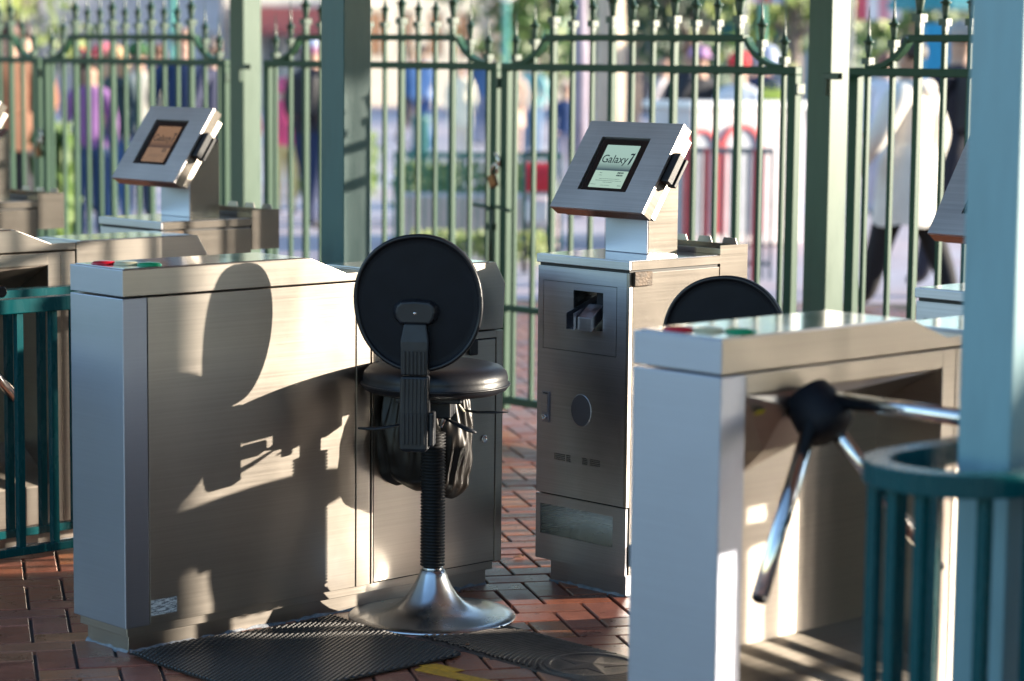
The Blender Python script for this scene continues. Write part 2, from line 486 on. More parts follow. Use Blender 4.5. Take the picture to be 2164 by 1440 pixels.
for cx in range(-75, 40):
    for cy in range(-40, 95):
        m = (cx - cy) % 4
        if m == 0: c = cell(cx + 1, cy + 0.5); kind = 'h'
        elif m == 3: c = cell(cx + 0.5, cy + 1); kind = 'v'
        else: continue
        if not (-5.2 < c.x < 4.7 and 3.4 < c.y < 15.2): continue
        q = project(c)
        vis = -20 < q[0] < 2190 and q[1] < 1460 and not hidden(c)
        bricks.append((0 if vis else 1, c.y, c, kind))
bricks.sort(key=lambda t: (t[0], t[1]))
bmh = BM(); brick_mesh(bmh, 2 * CE, CD); bmv = BM(); brick_mesh(bmv, CE, 2 * CD)
proto = {}
rb = random.Random(3)
n_ind = 0
bmr = BM(); tint = []
for vis, _, c, kind in bricks:
    dz = rb.uniform(-0.0012, 0.0012)
    if n_ind < 290 and not vis:
        if kind not in proto:
            o = obj('brick', bmh if kind == 'h' else bmv, M['brick'], paving); proto[kind] = o
        else:
            o = proto[kind].copy(); COL.objects.link(o); o.parent = paving
        o.location = (c.x, c.y, dz)
        o.rotation_euler = (rb.uniform(-.004, .004), rb.uniform(-.004, .004), A0)
        n_ind += 1
    else:
        T = Matrix.Translation((c.x, c.y, dz)) @ Matrix.Rotation(A0, 4, 'Z')
        fs = brick_mesh(bmr, 2 * CE if kind == 'h' else CE, CD if kind == 'h' else 2 * CD, M4=T)
        tint += [rb.random()] * len(fs)
if bmv.is_valid and 'v' not in proto: bmv.free()
rest = obj('brick', bmr, M['brick'], paving); rest['kind'] = 'stuff'; rest['label'] = 'rest of the red herringbone bricks further off'
at = rest.data.attributes.new('tint', 'FLOAT', 'FACE')
at.data.foreach_set('value', tint)

# ------------------------------------------------------------------ turnstile cabinets
CW = 0.24
def top_profile():
    return [(0, .931), (0, 1.0), (.61, 1.0), (.735, .953), (.824, .953), (.824, .931)]
def turnstile(name, label, u, v, side, L0=False):
    """side: -1 arms on the -V face (towards the right), +1 arms on the +V face"""
    t = gthing(name, label, 'turnstile', u, v, 0, 'steel turnstile cabinets')
    fy = (lambda a, b: (a, b)) if side < 0 else (lambda a, b: (CW - b, CW - a))
    bm = BM(); prism_y(bm, top_profile(), 0, CW)
    cp = obj('cap', bm, [M['steel'], M['steel_end']], t, bevel=0.002)
    for p in cp.data.polygons:
        if p.normal.x < -.9: p.material_index = 1  # shaded near end takes the sky-tinted copy of the steel
    bm = BM(); box(bm, .012, .60, .010, CW - .010, 1.0, 1.0025)
    obj('top_plate', bm, M['steel_top'], t, bevel=0.001)
    # near end and pillars
    bm = BM(); box(bm, 0, .0745, 0, CW, .07, .926)
    obj('end_pillar', bm, M['steel_end'], t, bevel=0.002)
    y0, y1 = fy(0, CW)
    if name == 'turnstile' and side > 0:
        bm = BM(); box(bm, .078, .769, .0015, .03, .07, .926)
        obj('side_panel', bm, M['steel'], t, bevel=0.0012)
        bm = BM(); box(bm, .772, .822, 0, .03, .07, .926)
        obj('side_strip', bm, M['steel'], t, bevel=0.0012)
        bm = BM(); box(bm, .0745, .83, .03, CW - .1, .074, .93); obj('core', bm, M['cavity'], t)
    # passage face with its recess
    ya, yb = fy(0, CW - .03 if side < 0 else CW)
    def B(bm, x0, x1, a, b, z0, z1):
        p, q = fy(a, b); box(bm, x0, x1, p, q, z0, z1)
    lim = CW if side < 0 else CW - .12
    bm = BM(); B(bm, .0745, .722, 0, lim, .886, .926); obj('recess_header', bm, M['steel'], t, bevel=0.0015)
    bm = BM(); B(bm, .0745, .722, 0, lim, .07, .19); obj('recess_base', bm, M['steel'], t, bevel=0.0015)
    bm = BM(); B(bm, .0745, .722, .175, .195, .19, .886)
    obj('recess_back', bm, M['steel'], t)
    bm = BM(); B(bm, .0745, .722, .195, lim, .19, .886)
    if side < 0: obj('outer_panel', bm, M['steel'], t)
    else: bm.free()
    for xa, xb in ((.722, .768), (.770, .822)):
        bm = BM(); B(bm, xa, xb, 0, lim, .07, .926); obj('recess_pillar', bm, M['steel'], t, bevel=0.0015)
    # sloping sill in the recess
    a0, a1 = fy(0.0, 0.175)
    bm = BM()
    f0, f1 = (0.0, 0.1745) if side < 0 else (CW, CW - .1745)
    for zz in (0.0,):
        vs = [bm.verts.new(p) for p in ((.0755, f0, .192), (.721, f0, .192), (.721, f1, .312), (.0755, f1, .312))]
        bm.faces.new(vs)
        vs2 = [bm.verts.new(p) for p in ((.0755, f0, .1905), (.721, f0, .1905), (.721, f1, .1905), (.0755, f1, .1905))]
        bm.faces.new(vs2[::-1])
        for i in range(4): bm.faces.new((vs[i], vs[(i + 1) % 4], vs2[(i + 1) % 4], vs2[i]))
    obj('recess_sill', bm, M['sill'], t)
    # mechanism housing: folded sheet coming forward to the hub
    sgn = 1 if side < 0 else -1
    def Y(d): return d if side < 0 else CW - d
    bm = BM()
    A = bm.verts.new((.0765, Y(.004), .884)); Bv = bm.verts.new((.720, Y(.004), .884))
    C1 = bm.verts.new((.0765, Y(.173), .74)); D1 = bm.verts.new((.720, Y(.173), .80))
    H1 = bm.verts.new((.19, Y(-.012), .855)); H2 = bm.verts.new((.30, Y(-.012), .865))
    H3 = bm.verts.new((.30, Y(.05), .765)); H4 = bm.verts.new((.19, Y(.05), .755))
    E1 = bm.verts.new((.25, Y(.173), .68)); A2 = bm.verts.new((.0765, Y(.173), .884)); B2 = bm.verts.new((.720, Y(.173), .884))
    for f in ((A, H1, H4, C1), (H1, H2, H3, H4), (H2, Bv, D1, H3), (C1, H4, E1), (H4, H3, E1), (H3, D1, E1), (A, Bv, H2, H1), (A, C1, A2), (Bv, B2, D1), (A, A2, B2, Bv), (C1, E1, D1, B2, A2)):
        bm.faces.new(f)
    obj('mechanism_housing', bm, M['steel'], t)
    # hub + arms
    if side < 0:
        hc = Vector((.245, Y(-.06), .838))
        n = Vector((0, -sgn * .7071, -.7071))
        bm = BM()
        q = Vector((0, 0, 1)).rotation_difference(n)
        prof = [(.035, -.075), (.052, -.07), (.060, -.03), (.062, .005), (.056, .028), (.036, .040), (.01, .043)]
        lathe(bm, prof, 24)
        hub = obj('hub', bm, M['black_shell'], t, smooth=True)
        hub.rotation_mode = 'QUATERNION'; hub.rotation_quaternion = q; hub.location = hc + Vector((0, 0, -.012)); hub.scale = (.95, .95, .95)
        bm = BM(); tube(bm, [(.245 + .02, Y(.0), .875), (.255, Y(-.05), .872), (.262, Y(-.09), .855)], .012, 10)
        obj('hub_bolt', bm, M['chrome'], t)
        for d, off in ((Vector((0, -sgn, 0)), Vector((.01, 0, .030))), (Vector((-.62, -sgn * .22, -.75)), Vector((-.03, 0, .005))), (Vector((.58, -sgn * .25, -.77)), Vector((0, 0, 0)))):
            d = d.normalized()
            bm = BM(); tube(bm, [hc + off + d * .02, hc + off + d * .43], .0168, 20)
            a = obj('arm', bm, M['chrome'], t)
            bm = BM(); tube(bm, [hc + off + d * .4305, hc + off + d * .436], [.0168, .013], 20)
            obj('arm_cap', bm, M['rubber'], a)
        bm = BM(); box(bm, -.013, .013, -.0006, .0006, -.007, .007)
        obj('arrow_sticker', bm, C_((.55, .42, .03), .5), t, loc=(.125, .006, .845), rot=(R(42), 0, 0))
    # rear module
    bm = BM(); prism_y(bm, [(.828, .760), (.828, .955), (1.297, .955), (1.335, .893), (1.327, .760)], 0, CW)
    obj('rear_cap', bm, M['steel'], t, bevel=0.002)
    bm = BM(); box(bm, .85, 1.28, .012, CW - .012, .955, .9575); obj('rear_top_plate', bm, M['steel_top'], t)
    bm = BM(); box(bm, .828, 1.325, .008, CW - .008, .07, .7555)
    obj('rear_body', bm, M['cavity'], t)
    bm = BM(); box(bm, .828, .833, -.0, .02, .07, .755); box(bm, 1.302, 1.325, 0, .02, .07, .755); box(bm, .833, 1.302, 0, .02, .735, .755)
    box(bm, .828, 1.3255, CW - .02, CW, .07, .7555); box(bm, 1.3252, 1.329, 0.0, CW, .07, .7553)
    obj('rear_frame', bm, M['steel'], t, bevel=0.001)
    bm = BM(); box(bm, .836, 1.299, .001, .02, .074, .731)
    door = obj('rear_door', bm, M['steel'], t, bevel=0.0012)
    bm = BM()
    lathe(bm, [(.0115, 0), (.0115, .004), (.008, .005), (.008, .003), (.003, .003)], 20)
    lk = obj('lock', bm, M['chrome'], door, smooth=False, loc=(1.255, .000, .44), rot=(R(90), 0, 0))
    bm = BM(); box(bm, 1.19, 1.22, -.012, .0, .69, .735); obj('door_hook', bm, M['black_plastic'], t, bevel=.004)
    # plinth with its caulk
    bm = BM(); box(bm, .012, 1.305, .012, CW - .012, .045, .0695); box(bm, .026, 1.29, .026, CW - .026, 0.0, .045)
    obj('plinth', bm, M['steel'], t, bevel=0.0015)
    caulk(t, .026, 1.29, .026, CW - .026)
    # lenses on the top
    for (x, y, k) in ((.055, .165, 'red_lens'), (.09, .115, 'amber_lens'), (.125, .062, 'green_lens')):
        bm = BM(); lathe(bm, [(.033, 0), (.033, .002), (.027, .0065), (.012, .0085), (.002, .009)], 24)
        o = obj('indicator_lens', bm, M[k], t, smooth=True, loc=(x, y, 1.0024)); o['label'] = {'red_lens': 'red indicator lens', 'amber_lens': 'pale yellow indicator lens', 'green_lens': 'green indicator lens'}[k]
    return t
def caulk(t, x0, x1, y0, y1):
    bm = BM(); rr = random.Random(int(x1 * 1000))
    def strip(a, b, nrm):
        a, b = Vector(a), Vector(b); n = max(4, int((b - a).length / .02)); nrm = Vector(nrm)
        pr = None
        for i in range(n + 1):
            p = a.lerp(b, i / n); w = .006 + rr.uniform(-.003, .009); h = .004 + rr.uniform(-.003, .006)
            q = [bm.verts.new(p + Vector((0, 0, h))), bm.verts.new(p + nrm * w * .5 + Vector((0, 0, h * .5))), bm.verts.new(p + nrm * w + Vector((0, 0, -.006)))]
            if pr:
                for k in range(2): bm.faces.new((pr[k], q[k], q[k + 1], pr[k + 1]))
            pr = q
    strip((x0, y0, 0), (x1, y0, 0), (0, -1, 0)); strip((x0, y1, 0), (x0, y0, 0), (-1, 0, 0))
    strip((x0, y1, 0), (x1, y1, 0), (0, 1, 0)); strip((x1, y0, 0), (x1, y1, 0), (1, 0, 0))
    obj('caulk_bead', bm, M['caulk'], t, smooth=True)

L1 = turnstile('turnstile', 'closed steel turnstile cabinet with flat side, beside the black stool', 3.47, 5.09, +1)
bm = BM(); box(bm, .081, .162, .0004, .0015, .093, .134)
obj('sticker', bm, M['sticker'], L1, label='worn grey sticker')
RT = turnstile('turnstile', 'steel turnstile with open recess and three chrome arms, in front of the second stool', 3.52, 3.11, -1)
LT = dup(RT, G(3.39, 6.44), None, 'steel turnstile in the back seen through the left teal railing, chrome arm showing')
RX = dup(RT, G(3.45, -.25), None, 'steel turnstile of the next lane, beyond the right edge')
LX = dup(L1, G(3.45, 1.70), None, 'closed steel turnstile of the next lane, beyond the right edge')
LY = dup(L1, G(3.30, 8.42), None, 'closed steel turnstile of the farthest lane, beyond the left edge')

# ------------------------------------------------------------------ ticket kiosks
TILT = math.atan2(.17, .25)       # display leans back
def text_mesh(body, size, extrude=0.0004):
    cu = bpy.data.curves.new('lettering', 'FONT'); cu.body = body; cu.size = size; cu.extrude = extrude
    cu.align_x = 'LEFT'; cu.resolution_u = 3
    o = bpy.data.objects.new('lettering_tmp', cu); COL.objects.link(o)
    dg = bpy.context.evaluated_depsgraph_get()
    me = bpy.data.meshes.new_from_object(o.evaluated_get(dg))
    bpy.data.objects.remove(o); bpy.data.curves.remove(cu)
    return me
def kiosk(label, u, v, lit=True):
    t = gthing('ticket_kiosk', label, 'ticket kiosk', u, v, 0, 'steel ticket kiosks')
    W, D = .37, .38
    bm = BM(); box(bm, .035, D - .02, .03, W - .03, 0.0, .0695); obj('plinth', bm, M['steel_dark'], t, bevel=.0015)
    caulk(t, .035, D - .02, .03, W - .03)
    # shell: right, left, back, with folded corner posts
    bm = BM()
    box(bm, .014, D, 0, .012, .07, .942); box(bm, .014, D, W - .012, W, .07, .942); box(bm, D - .012, D, .012, W - .012, .07, .942); box(bm, .014, D - .012, .012, W - .012, .07, .08)
    obj('side_shell', bm, M['kiosk_side'], t, bevel=.0015)
    bm = BM(); box(bm, .0, .0135, 0, .0105, .269, .942); obj('corner_strip', bm, M['steel'], t, bevel=.001)
    # front door with panel grooves, reader slot and vents.  local y of photo points = V-4.69
    def y(a): return a - 4.69
    g = .0018
    holes = [(y(4.793), y(4.913), .768, .879)]
    pa, pb, za, zb = y(4.738), y(5.038), .699, .900
    holes += [(pa, pb, za, za + g), (pa, pb, zb - g, zb), (pa, pa + g, za, zb), (pb - g, pb, za, zb)]
    for k in range(4):
        z = .374 + k * .0052
        holes += [(y(4.939), y(4.985), z, z + .0028), (y(4.917), y(4.935), z, z + .0028)]
        holes += [(y(4.848), y(4.870), z, z + .0028), (y(4.796), y(4.838), z, z + .0028)]
    # corners of the outline are shared, cut them into non overlapping cells automatically
    bm = BM(); plate_holes(bm, .0110, W, .2695, .942, holes, 0, .006)
    door = obj('front_door', bm, M['steel_dark'], t)
    bm = BM(); plate_holes(bm, 0, W, .07, .2655, [(y(4.742), y(5.041), .146, .236)], 0, .006)
    lower = obj('lower_panel', bm, M['steel_dark'], t)
    bm = BM(); y0_, y1_ = y(4.742), y(5.041)
    # tray cavity (open box)
    def cavity(bm, ya, yb, z0, z1, x0, x1):
        v = [bm.verts.new(p) for p in ((x0, ya, z0), (x0, yb, z0), (x0, yb, z1), (x0, ya, z1), (x1, ya, z0), (x1, yb, z0), (x1, yb, z1), (x1, ya, z1))]
        for f in ((0, 1, 5, 4), (1, 2, 6, 5), (2, 3, 7, 6), (3, 0, 4, 7), (4, 5, 6, 7)): bm.faces.new([v[i] for i in f])
    cavity(bm, y0_ - .001, y1_ + .001, .145, .237, .0062, .19); obj('coin_tray', bm, M['cavity_steel'], lower)
    bm = BM(); cavity(bm, y(4.792), y(4.914), .767, .880, .0062, .10); obj('reader_recess', bm, M['cavity_steel'], door)
    bm = BM(); box(bm, .0075, .011, .012, W - .012, .27, .69); box(bm, .0075, .011, .012, W - .012, .70, .766); box(bm, .0075, .011, .012, W-.012, .881, .940)
    box(bm, .0075, .011, .012, y(4.791), .766, .881); box(bm, .0075, .011, y(4.915), W - .012, .766, .881); box(bm, .0062, .0075, .012, W - .012, .69, .70)
    obj('door_backing', bm, M['cavity'], t)
    # chute of two folded channels sticking out of the slot
    bm = BM()
    def channel(bm, yc, w, x0, x1, zf, zr, h):
        for s in (-1, 1):
            yy = yc + s * w / 2
            vs = []
            for (xx, zz) in ((x0, zf), (x1, zr)):
                for dy in (-.001, .001):
                    for dz in (0, h): vs.append(bm.verts.new((xx, yy + dy, zz + dz)))
            for f in ((0, 1, 3, 2), (4, 6, 7, 5), (0, 4, 5, 1), (2, 3, 7, 6), (1, 5, 7, 3), (0, 2, 6, 4)): bm.faces.new([vs[i] for i in f])
        vs = [bm.verts.new(p) for p in ((x0, yc - w / 2, zf + .002), (x0, yc + w / 2, zf + .002), (x1, yc + w / 2, zr + .002), (x1, yc - w / 2, zr + .002))]
        bm.faces.new(vs)
    channel(bm, y(4.887), .030, -.040, .085, .768, .812, .048)
    obj('chute', bm, M['steel_dark'], door)
    bm = BM(); vs = []
    box(bm, -.028, .02, y(4.812), y(4.868), .772, .812)
    o = obj('chute_cover', bm, M['steel_dark'], door, bevel=.0015)
    for vtx in o.data.vertices:
        if vtx.co.x < 0: vtx.co.z -= .006
        else: vtx.co.z += .030
    bm = BM(); box(bm, .03, .08, y(4.80), y(4.85), .82, .878); obj('reader_block', bm, M['black_plastic'], door, bevel=.003)
    # swing latch
    bm = BM(); box(bm, -.004, -.0002, y(5.005), y(5.037), .480, .572); la = obj('latch', bm, M['steel_end'], door, bevel=.002)
    bm = BM(); box(bm, -.0065, -.004, y(5.010), y(5.032), .511, .563); obj('latch_paddle', bm, M['steel_dark'], la, bevel=.001)
    bm = BM(); lathe(bm, [(.0085, 0), (.0085, .008), (.005, .009), (.004, .004)], 16)
    obj('key_cylinder', bm, M['chrome'], la, loc=(-.004, y(5.021), .496), rot=(0, R(-90), 0))
    bm = BM(); box(bm, -.0055, -.004, y(5.012), y(5.030), .565, .568); obj('latch_slot', bm, M['cavity'], la)
    # oval speaker grille: recessed mesh with a rim
    yc, zc, ry, rz_ = y(4.876), .530, .040, .046
    bm = BM(); n = 40
    ring = [(yc + ry * math.cos(2 * math.pi * k / n), zc + rz_ * math.sin(2 * math.pi * k / n)) for k in range(n)]
    ro = [(yc + (ry + .0025) * math.cos(2 * math.pi * k / n), zc + (rz_ + .0025) * math.sin(2 * math.pi * k / n)) for k in range(n)]
    a = [bm.verts.new((-.0002, *p)) for p in ro]; b = [bm.verts.new((-.0014, *p)) for p in ring]
    for k in range(n): bm.faces.new((a[k], a[(k + 1) % n], b[(k + 1) % n], b[k]))
    gr = obj('speaker_grille', bm, M['steel_dark'], door)
    bm = BM(); bm.faces.new([bm.verts.new((-.0006, *p)) for p in ring]); obj('grille_mesh', bm, M['mesh'], gr)
    # lid
    bm = BM(); box(bm, -.006, D + .003, -.003, W + .003, .951, .976); lid = obj('lid', bm, M['steel_dark'], t, bevel=.002)
    bm = BM(); box(bm, .004, D - .004, .004, W - .004, .942, .951); obj('lid_gap', bm, M['cavity'], t)  # near-black filler standing for the shade in the gap under the lid
    bm = BM(); box(bm, .002, D - .005, .004, W - .004, .976, .9775); obj('lid_top', bm, M['steel_top'], lid)
    bm = BM(); box(bm, .005, D + .0015, -.0045, -.003, .9515, .9755); obj('lid_edge', bm, M['kiosk_side'], lid)
    bm = BM(); box(bm, .012, .085, -.010, 0.0, .905, .946); obj('corner_bracket', bm, M['rust'], t, bevel=.002, label='corroded brown corner bracket')
    bm = BM(); box(bm, .018, .075, -.014, -.001, .095, .160); obj('cable_box', bm, M['black_plastic'], t, bevel=.004)
    # column under the display
    bm = BM(); box(bm, .212, .342, .135, .305, .9775, 1.135)
    col = obj('column', bm, M['steel_end'], t, bevel=.002)
    for vtx in col.data.vertices:
        if vtx.co.z > 1.1 and vtx.co.x > .3: vtx.co.z = 1.25
    bm = BM(); box(bm, .217, .3415, .1335, .135, .9778, 1.135); o = obj('column_side', bm, M['kiosk_side'], t)
    for vtx in o.data.vertices:
        if vtx.co.z > 1.1 and vtx.co.x > .3: vtx.co.z = 1.248
    # display head: local frame with x into the face, z up the face
    head = bpy.data.objects.new('display', None); COL.objects.link(head); head.parent = t
    head.empty_display_size = .05
    head.location = ((.060 + .230) / 2, .20, (1.111 + 1.361) / 2); head.rotation_euler = (0, TILT, 0)
    HW, HH = .1875, .151
    bm = BM(); sw, sh = .098, .092
    yo = .012
    plate_holes(bm, -HW, HW, -HH, HH, [(yo - sw, yo + sw, -sh + .005, sh + .005)], 0, .008)
    obj('display_face', bm, M['display_steel'], head)
    bm = BM(); box(bm, .0082, .040, -HW, HW, -HH, HH)
    hb = obj('display_housing', bm, M['kiosk_side'], head)
    bm = BM(); box(bm, .040, .066, -HW + .008, HW - .008, -HH + .012, HH - .022); obj('display_back', bm, M['steel'], head, bevel=.0015)
    bm = BM(); box(bm, .0065, .0080, yo - sw + .0005, yo + sw - .0005, -sh + .0055, sh + .0045); obj('bezel', bm, M['bezel'], head)
    scw, sch = .066, .073
    bm = BM(); box(bm, .0052, .0064, yo - scw, yo + scw, -sch, sch)
    sc = obj('screen', bm, M['screen' if lit else 'screen_dim'], head)
    ink = M['lcd_ink' if lit else 'lcd_ink_dim']
    me = text_mesh('Galaxy', .036)
    me.materials.append(ink)
    o = bpy.data.objects.new('lettering', me); COL.objects.link(o); o.parent = head
    xs = [vv.co.x for vv in me.vertices]; wtx = max(xs) - min(xs); k = .104 / wtx
    # text x -> -y (reads left to right seen from -x), text y -> z
    o.matrix_local = Matrix(((0, 0, -1, .0050), (-k, 0, 0, yo + scw - .003), (0, k, 0, .012), (0, 0, 0, 1)))
    bm = BM()   # the swooping 7 of the logo
    for pts in ([(-.045, .045), (-.051, .0465), (-.0585, .046), (-.0575, .040), (-.050, .041), (-.045, .040)],
                [(-.0585, .046), (-.0620, .049), (-.0600, .036), (-.0570, .014), (-.0520, .006), (-.0490, .008), (-.0500, .022), (-.0545, .036)]):
        bm.faces.new([bm.verts.new((.0049, yo + a, b)) for a, b in pts])
    obj('numeral', bm, ink, head)
    bm = BM(); rr = random.Random(5)
    def dash(ya, yb, z, h=.0012):
        p = ya
        while p > yb:
            l = rr.uniform(.002, .006); bm.faces.new([bm.verts.new((.0050, q, zz)) for q, zz in ((p, z), (max(p - l, yb), z), (max(p - l, yb), z + h), (p, z + h))]); p -= l + .0012
    dash(yo + .045, yo + .035, -.024); dash(yo + .045, yo + .033, -.032)
    dash(yo - .026, yo - .050, -.024, .005); dash(yo - .026, yo - .050, -.0325, .005)
    dash(yo + .036, yo - .045, -.044); dash(yo + .048, yo - .056, -.050); dash(yo + .016, yo - .022, -.0555)
    dash(yo + .064, yo + .040, -.064); dash(yo + .020, yo - .015, -.066); dash(yo - .048, yo - .062, -.066, .002)
    obj('small_print', bm, ink, head)
    bm = BM(); box(bm, .012, .036, -HW - .026, -HW - .0005, -.035, .060); box(bm, .040, .052, -HW - .030, -HW - .001, -.035, .057); box(bm, .036, .040, -HW - .020, -HW - .002, -.032, .055)
    obj('card_reader', bm, M['black_plastic'], head, bevel=.002)
    # open bin hung on the back
    bm = BM(); x0, x1 = D + .0035, D + .125
    box(bm, x0, x1, 0, .003, .865, 1.004); box(bm, x0, x1, W - .003, W, .865, 1.004)
    box(bm, x0, x0 + .003, .003, W - .003, .865, .994); box(bm, x1 - .003, x1, .003, W - .003, .865, 1.000); box(bm, x0 + .003, x1 - .003, .003, W - .003, .865, .868)
    bn = obj('back_bin', bm, M['kiosk_side'], t)
    for c in (.07, .17, .27):
        bm = BM()
        prism_pts = [(c - .03, 1.0), (c - .022, 1.018), (c + .022, 1.018), (c + .03, 1.0)]
        disc_prism(bm, [(x1 - .003, a_, b_) for a_, b_ in prism_pts], [(x1, a_, b_) for a_, b_ in prism_pts])
        obj('bin_tab', bm, M['steel'], bn)
    return t
K1 = kiosk('steel ticket kiosk with its display lit pale green beside the black stool', 4.91, 4.69, True)
K0 = kiosk('steel ticket kiosk with a brown display and a sunlit white edge', 4.77, 6.76, False)
K2 = dup(K0, G(4.94, 3.34), None, 'steel ticket kiosk half hidden behind the near blue green post')
K3 = dup(K0, G(4.70, 8.03), None, 'steel ticket kiosk cut by the left edge, farthest from the stool')

# ------------------------------------------------------------------ posts
def post(label, u, v, a, mat, h=3.2, cat='post'):
    t = gthing('canopy_post', label, cat, u, v, 0, 'square green canopy posts')
    bm = BM(); box(bm, -a / 2, a / 2, -a / 2, a / 2, .018, h); obj('shaft', bm, mat, t, bevel=.004)
    bm = BM(); box(bm, -a / 2 - .03, a / 2 + .03, -a / 2 - .03, a / 2 + .03, 0, .018); obj('base_plate', bm, mat, t, bevel=.003)
    return t
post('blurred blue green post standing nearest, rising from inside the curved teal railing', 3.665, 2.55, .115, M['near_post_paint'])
post('dark teal and pale green post behind the flat sided turnstile, left of the black stool', 5.093, 6.170, .116, M['post_paint2'])
for k, lb in ((0, 'green post in the fence between the display kiosk and the person in the white coat'), (1, 'green post in the fence right behind the white edged display')):
    p_ = post(lb, 6.97, 5.665 + 3.525 * k, .108, M['post_paint'])
post('green post in the fence beyond the right edge', 6.97, 5.665 - 3.525, .108, M['post_paint'])

cano = gthing('canopy', 'flat canopy roof over the turnstiles carried by the green posts', 'canopy', 0, 0, 0)
bm = BM(); box(bm, 3.45, 7.25, -9, 17, 2.78, 2.90); obj('roof_deck', bm, plain('canopy_paint', (.80, .77, .74), .7), cano)
bm = BM(); box(bm, 3.42, 3.449, -9, 17, 2.70, 2.98); box(bm, 7.251, 7.28, -9, 17, 2.70, 2.98); f_ = obj('fascia', bm, M['post_paint'], cano)
for k in range(12):
    bm = BM(); box(bm, 3.46, 7.24, -8.9 + k * 2.3, -8.8 + k * 2.3, 2.66, 2.7795); obj('joist', bm, M['post_paint'], cano)
pier = gthing('shade_pier', 'broad masonry block added out of view to shade the near turnstile end', 'pier', 8.98, 1.0, 0)  # unseen block added to shade the near end of the flat turnstile
bm = BM(); box(bm, -.30, .30, -.55, .40, 0, 3.6); obj('shaft', bm, C_((.35, .28, .24), .9), pier, bevel=.01)
bm = BM(); box(bm, -.36, .36, -.61, .46, 3.6, 3.75); obj('cap', bm, C_((.5, .46, .42), .9), pier, bevel=.01)

rwall = thing('horizon_block', 'long low block with dark windows, added beyond the right edge to darken steel reflections', 'building', (23.5, 4.0, 0), 0)  # added off view; its dark face cuts the bright horizon from steel reflections
bm = BM(); hol = [(-24 + k * 3.2, -22.2 + k * 3.2, .9, 2.2) for k in range(15)]; plate_holes(bm, -25, 25, 0, 3.0, hol, 0, .3); obj('wall', bm, C_((.22, .19, .16), .85), rwall)
bm = BM(); box(bm, .305, 6, -25, 25, -.01, 3.0); obj('interior', bm, C_((.06, .05, .045), .85), rwall)
bm = BM(); box(bm, -.5, 6.4, -25.4, 25.4, 3.005, 3.15); obj('roof', bm, C_((.12, .16, .15), .8), rwall)
for h_ in hol:
    bm = BM(); box(bm, .10, .13, h_[0], h_[1], h_[2], h_[3]); obj('window', bm, C_((.05, .06, .07), .2), rwall)

# ------------------------------------------------------------------ gates
bmf = BM()
def finial_bm(w, h0=0.0, sc=1.0):
    """square collar, flaring vase, disc and spike; base at z=0"""
    bm = BM(); c = w / 2
    box(bm, -c - .006, c + .006, -c - .006, c + .006, .018 * sc, .042 * sc)
    box(bm, -c * .9, c * .9, -c * .9, c * .9, 0, .018 * sc)
    lathe(bm, [(c * .85, .0425 * sc), (c * .9, .055 * sc), (c * 1.35, .085 * sc), (c * 1.25, .093 * sc), (c * 2.0, .097 * sc), (c * 2.0, .101 * sc), (c * 1.0, .107 * sc), (c * .55, .125 * sc), (c * .3, .16 * sc), (.001, .225 * sc)], 12)
    return bm
finial_thin = finial_thick = None
def rail_box(name, t, y0, y1, z, h=.030, d=.020, bev=.003):
    bm = BM(); box(bm, -d, d, y0, y1, z - h / 2, z + h / 2)
    return obj(name, bm, M['green_paint'], t, bevel=bev)
leaf_proto = None
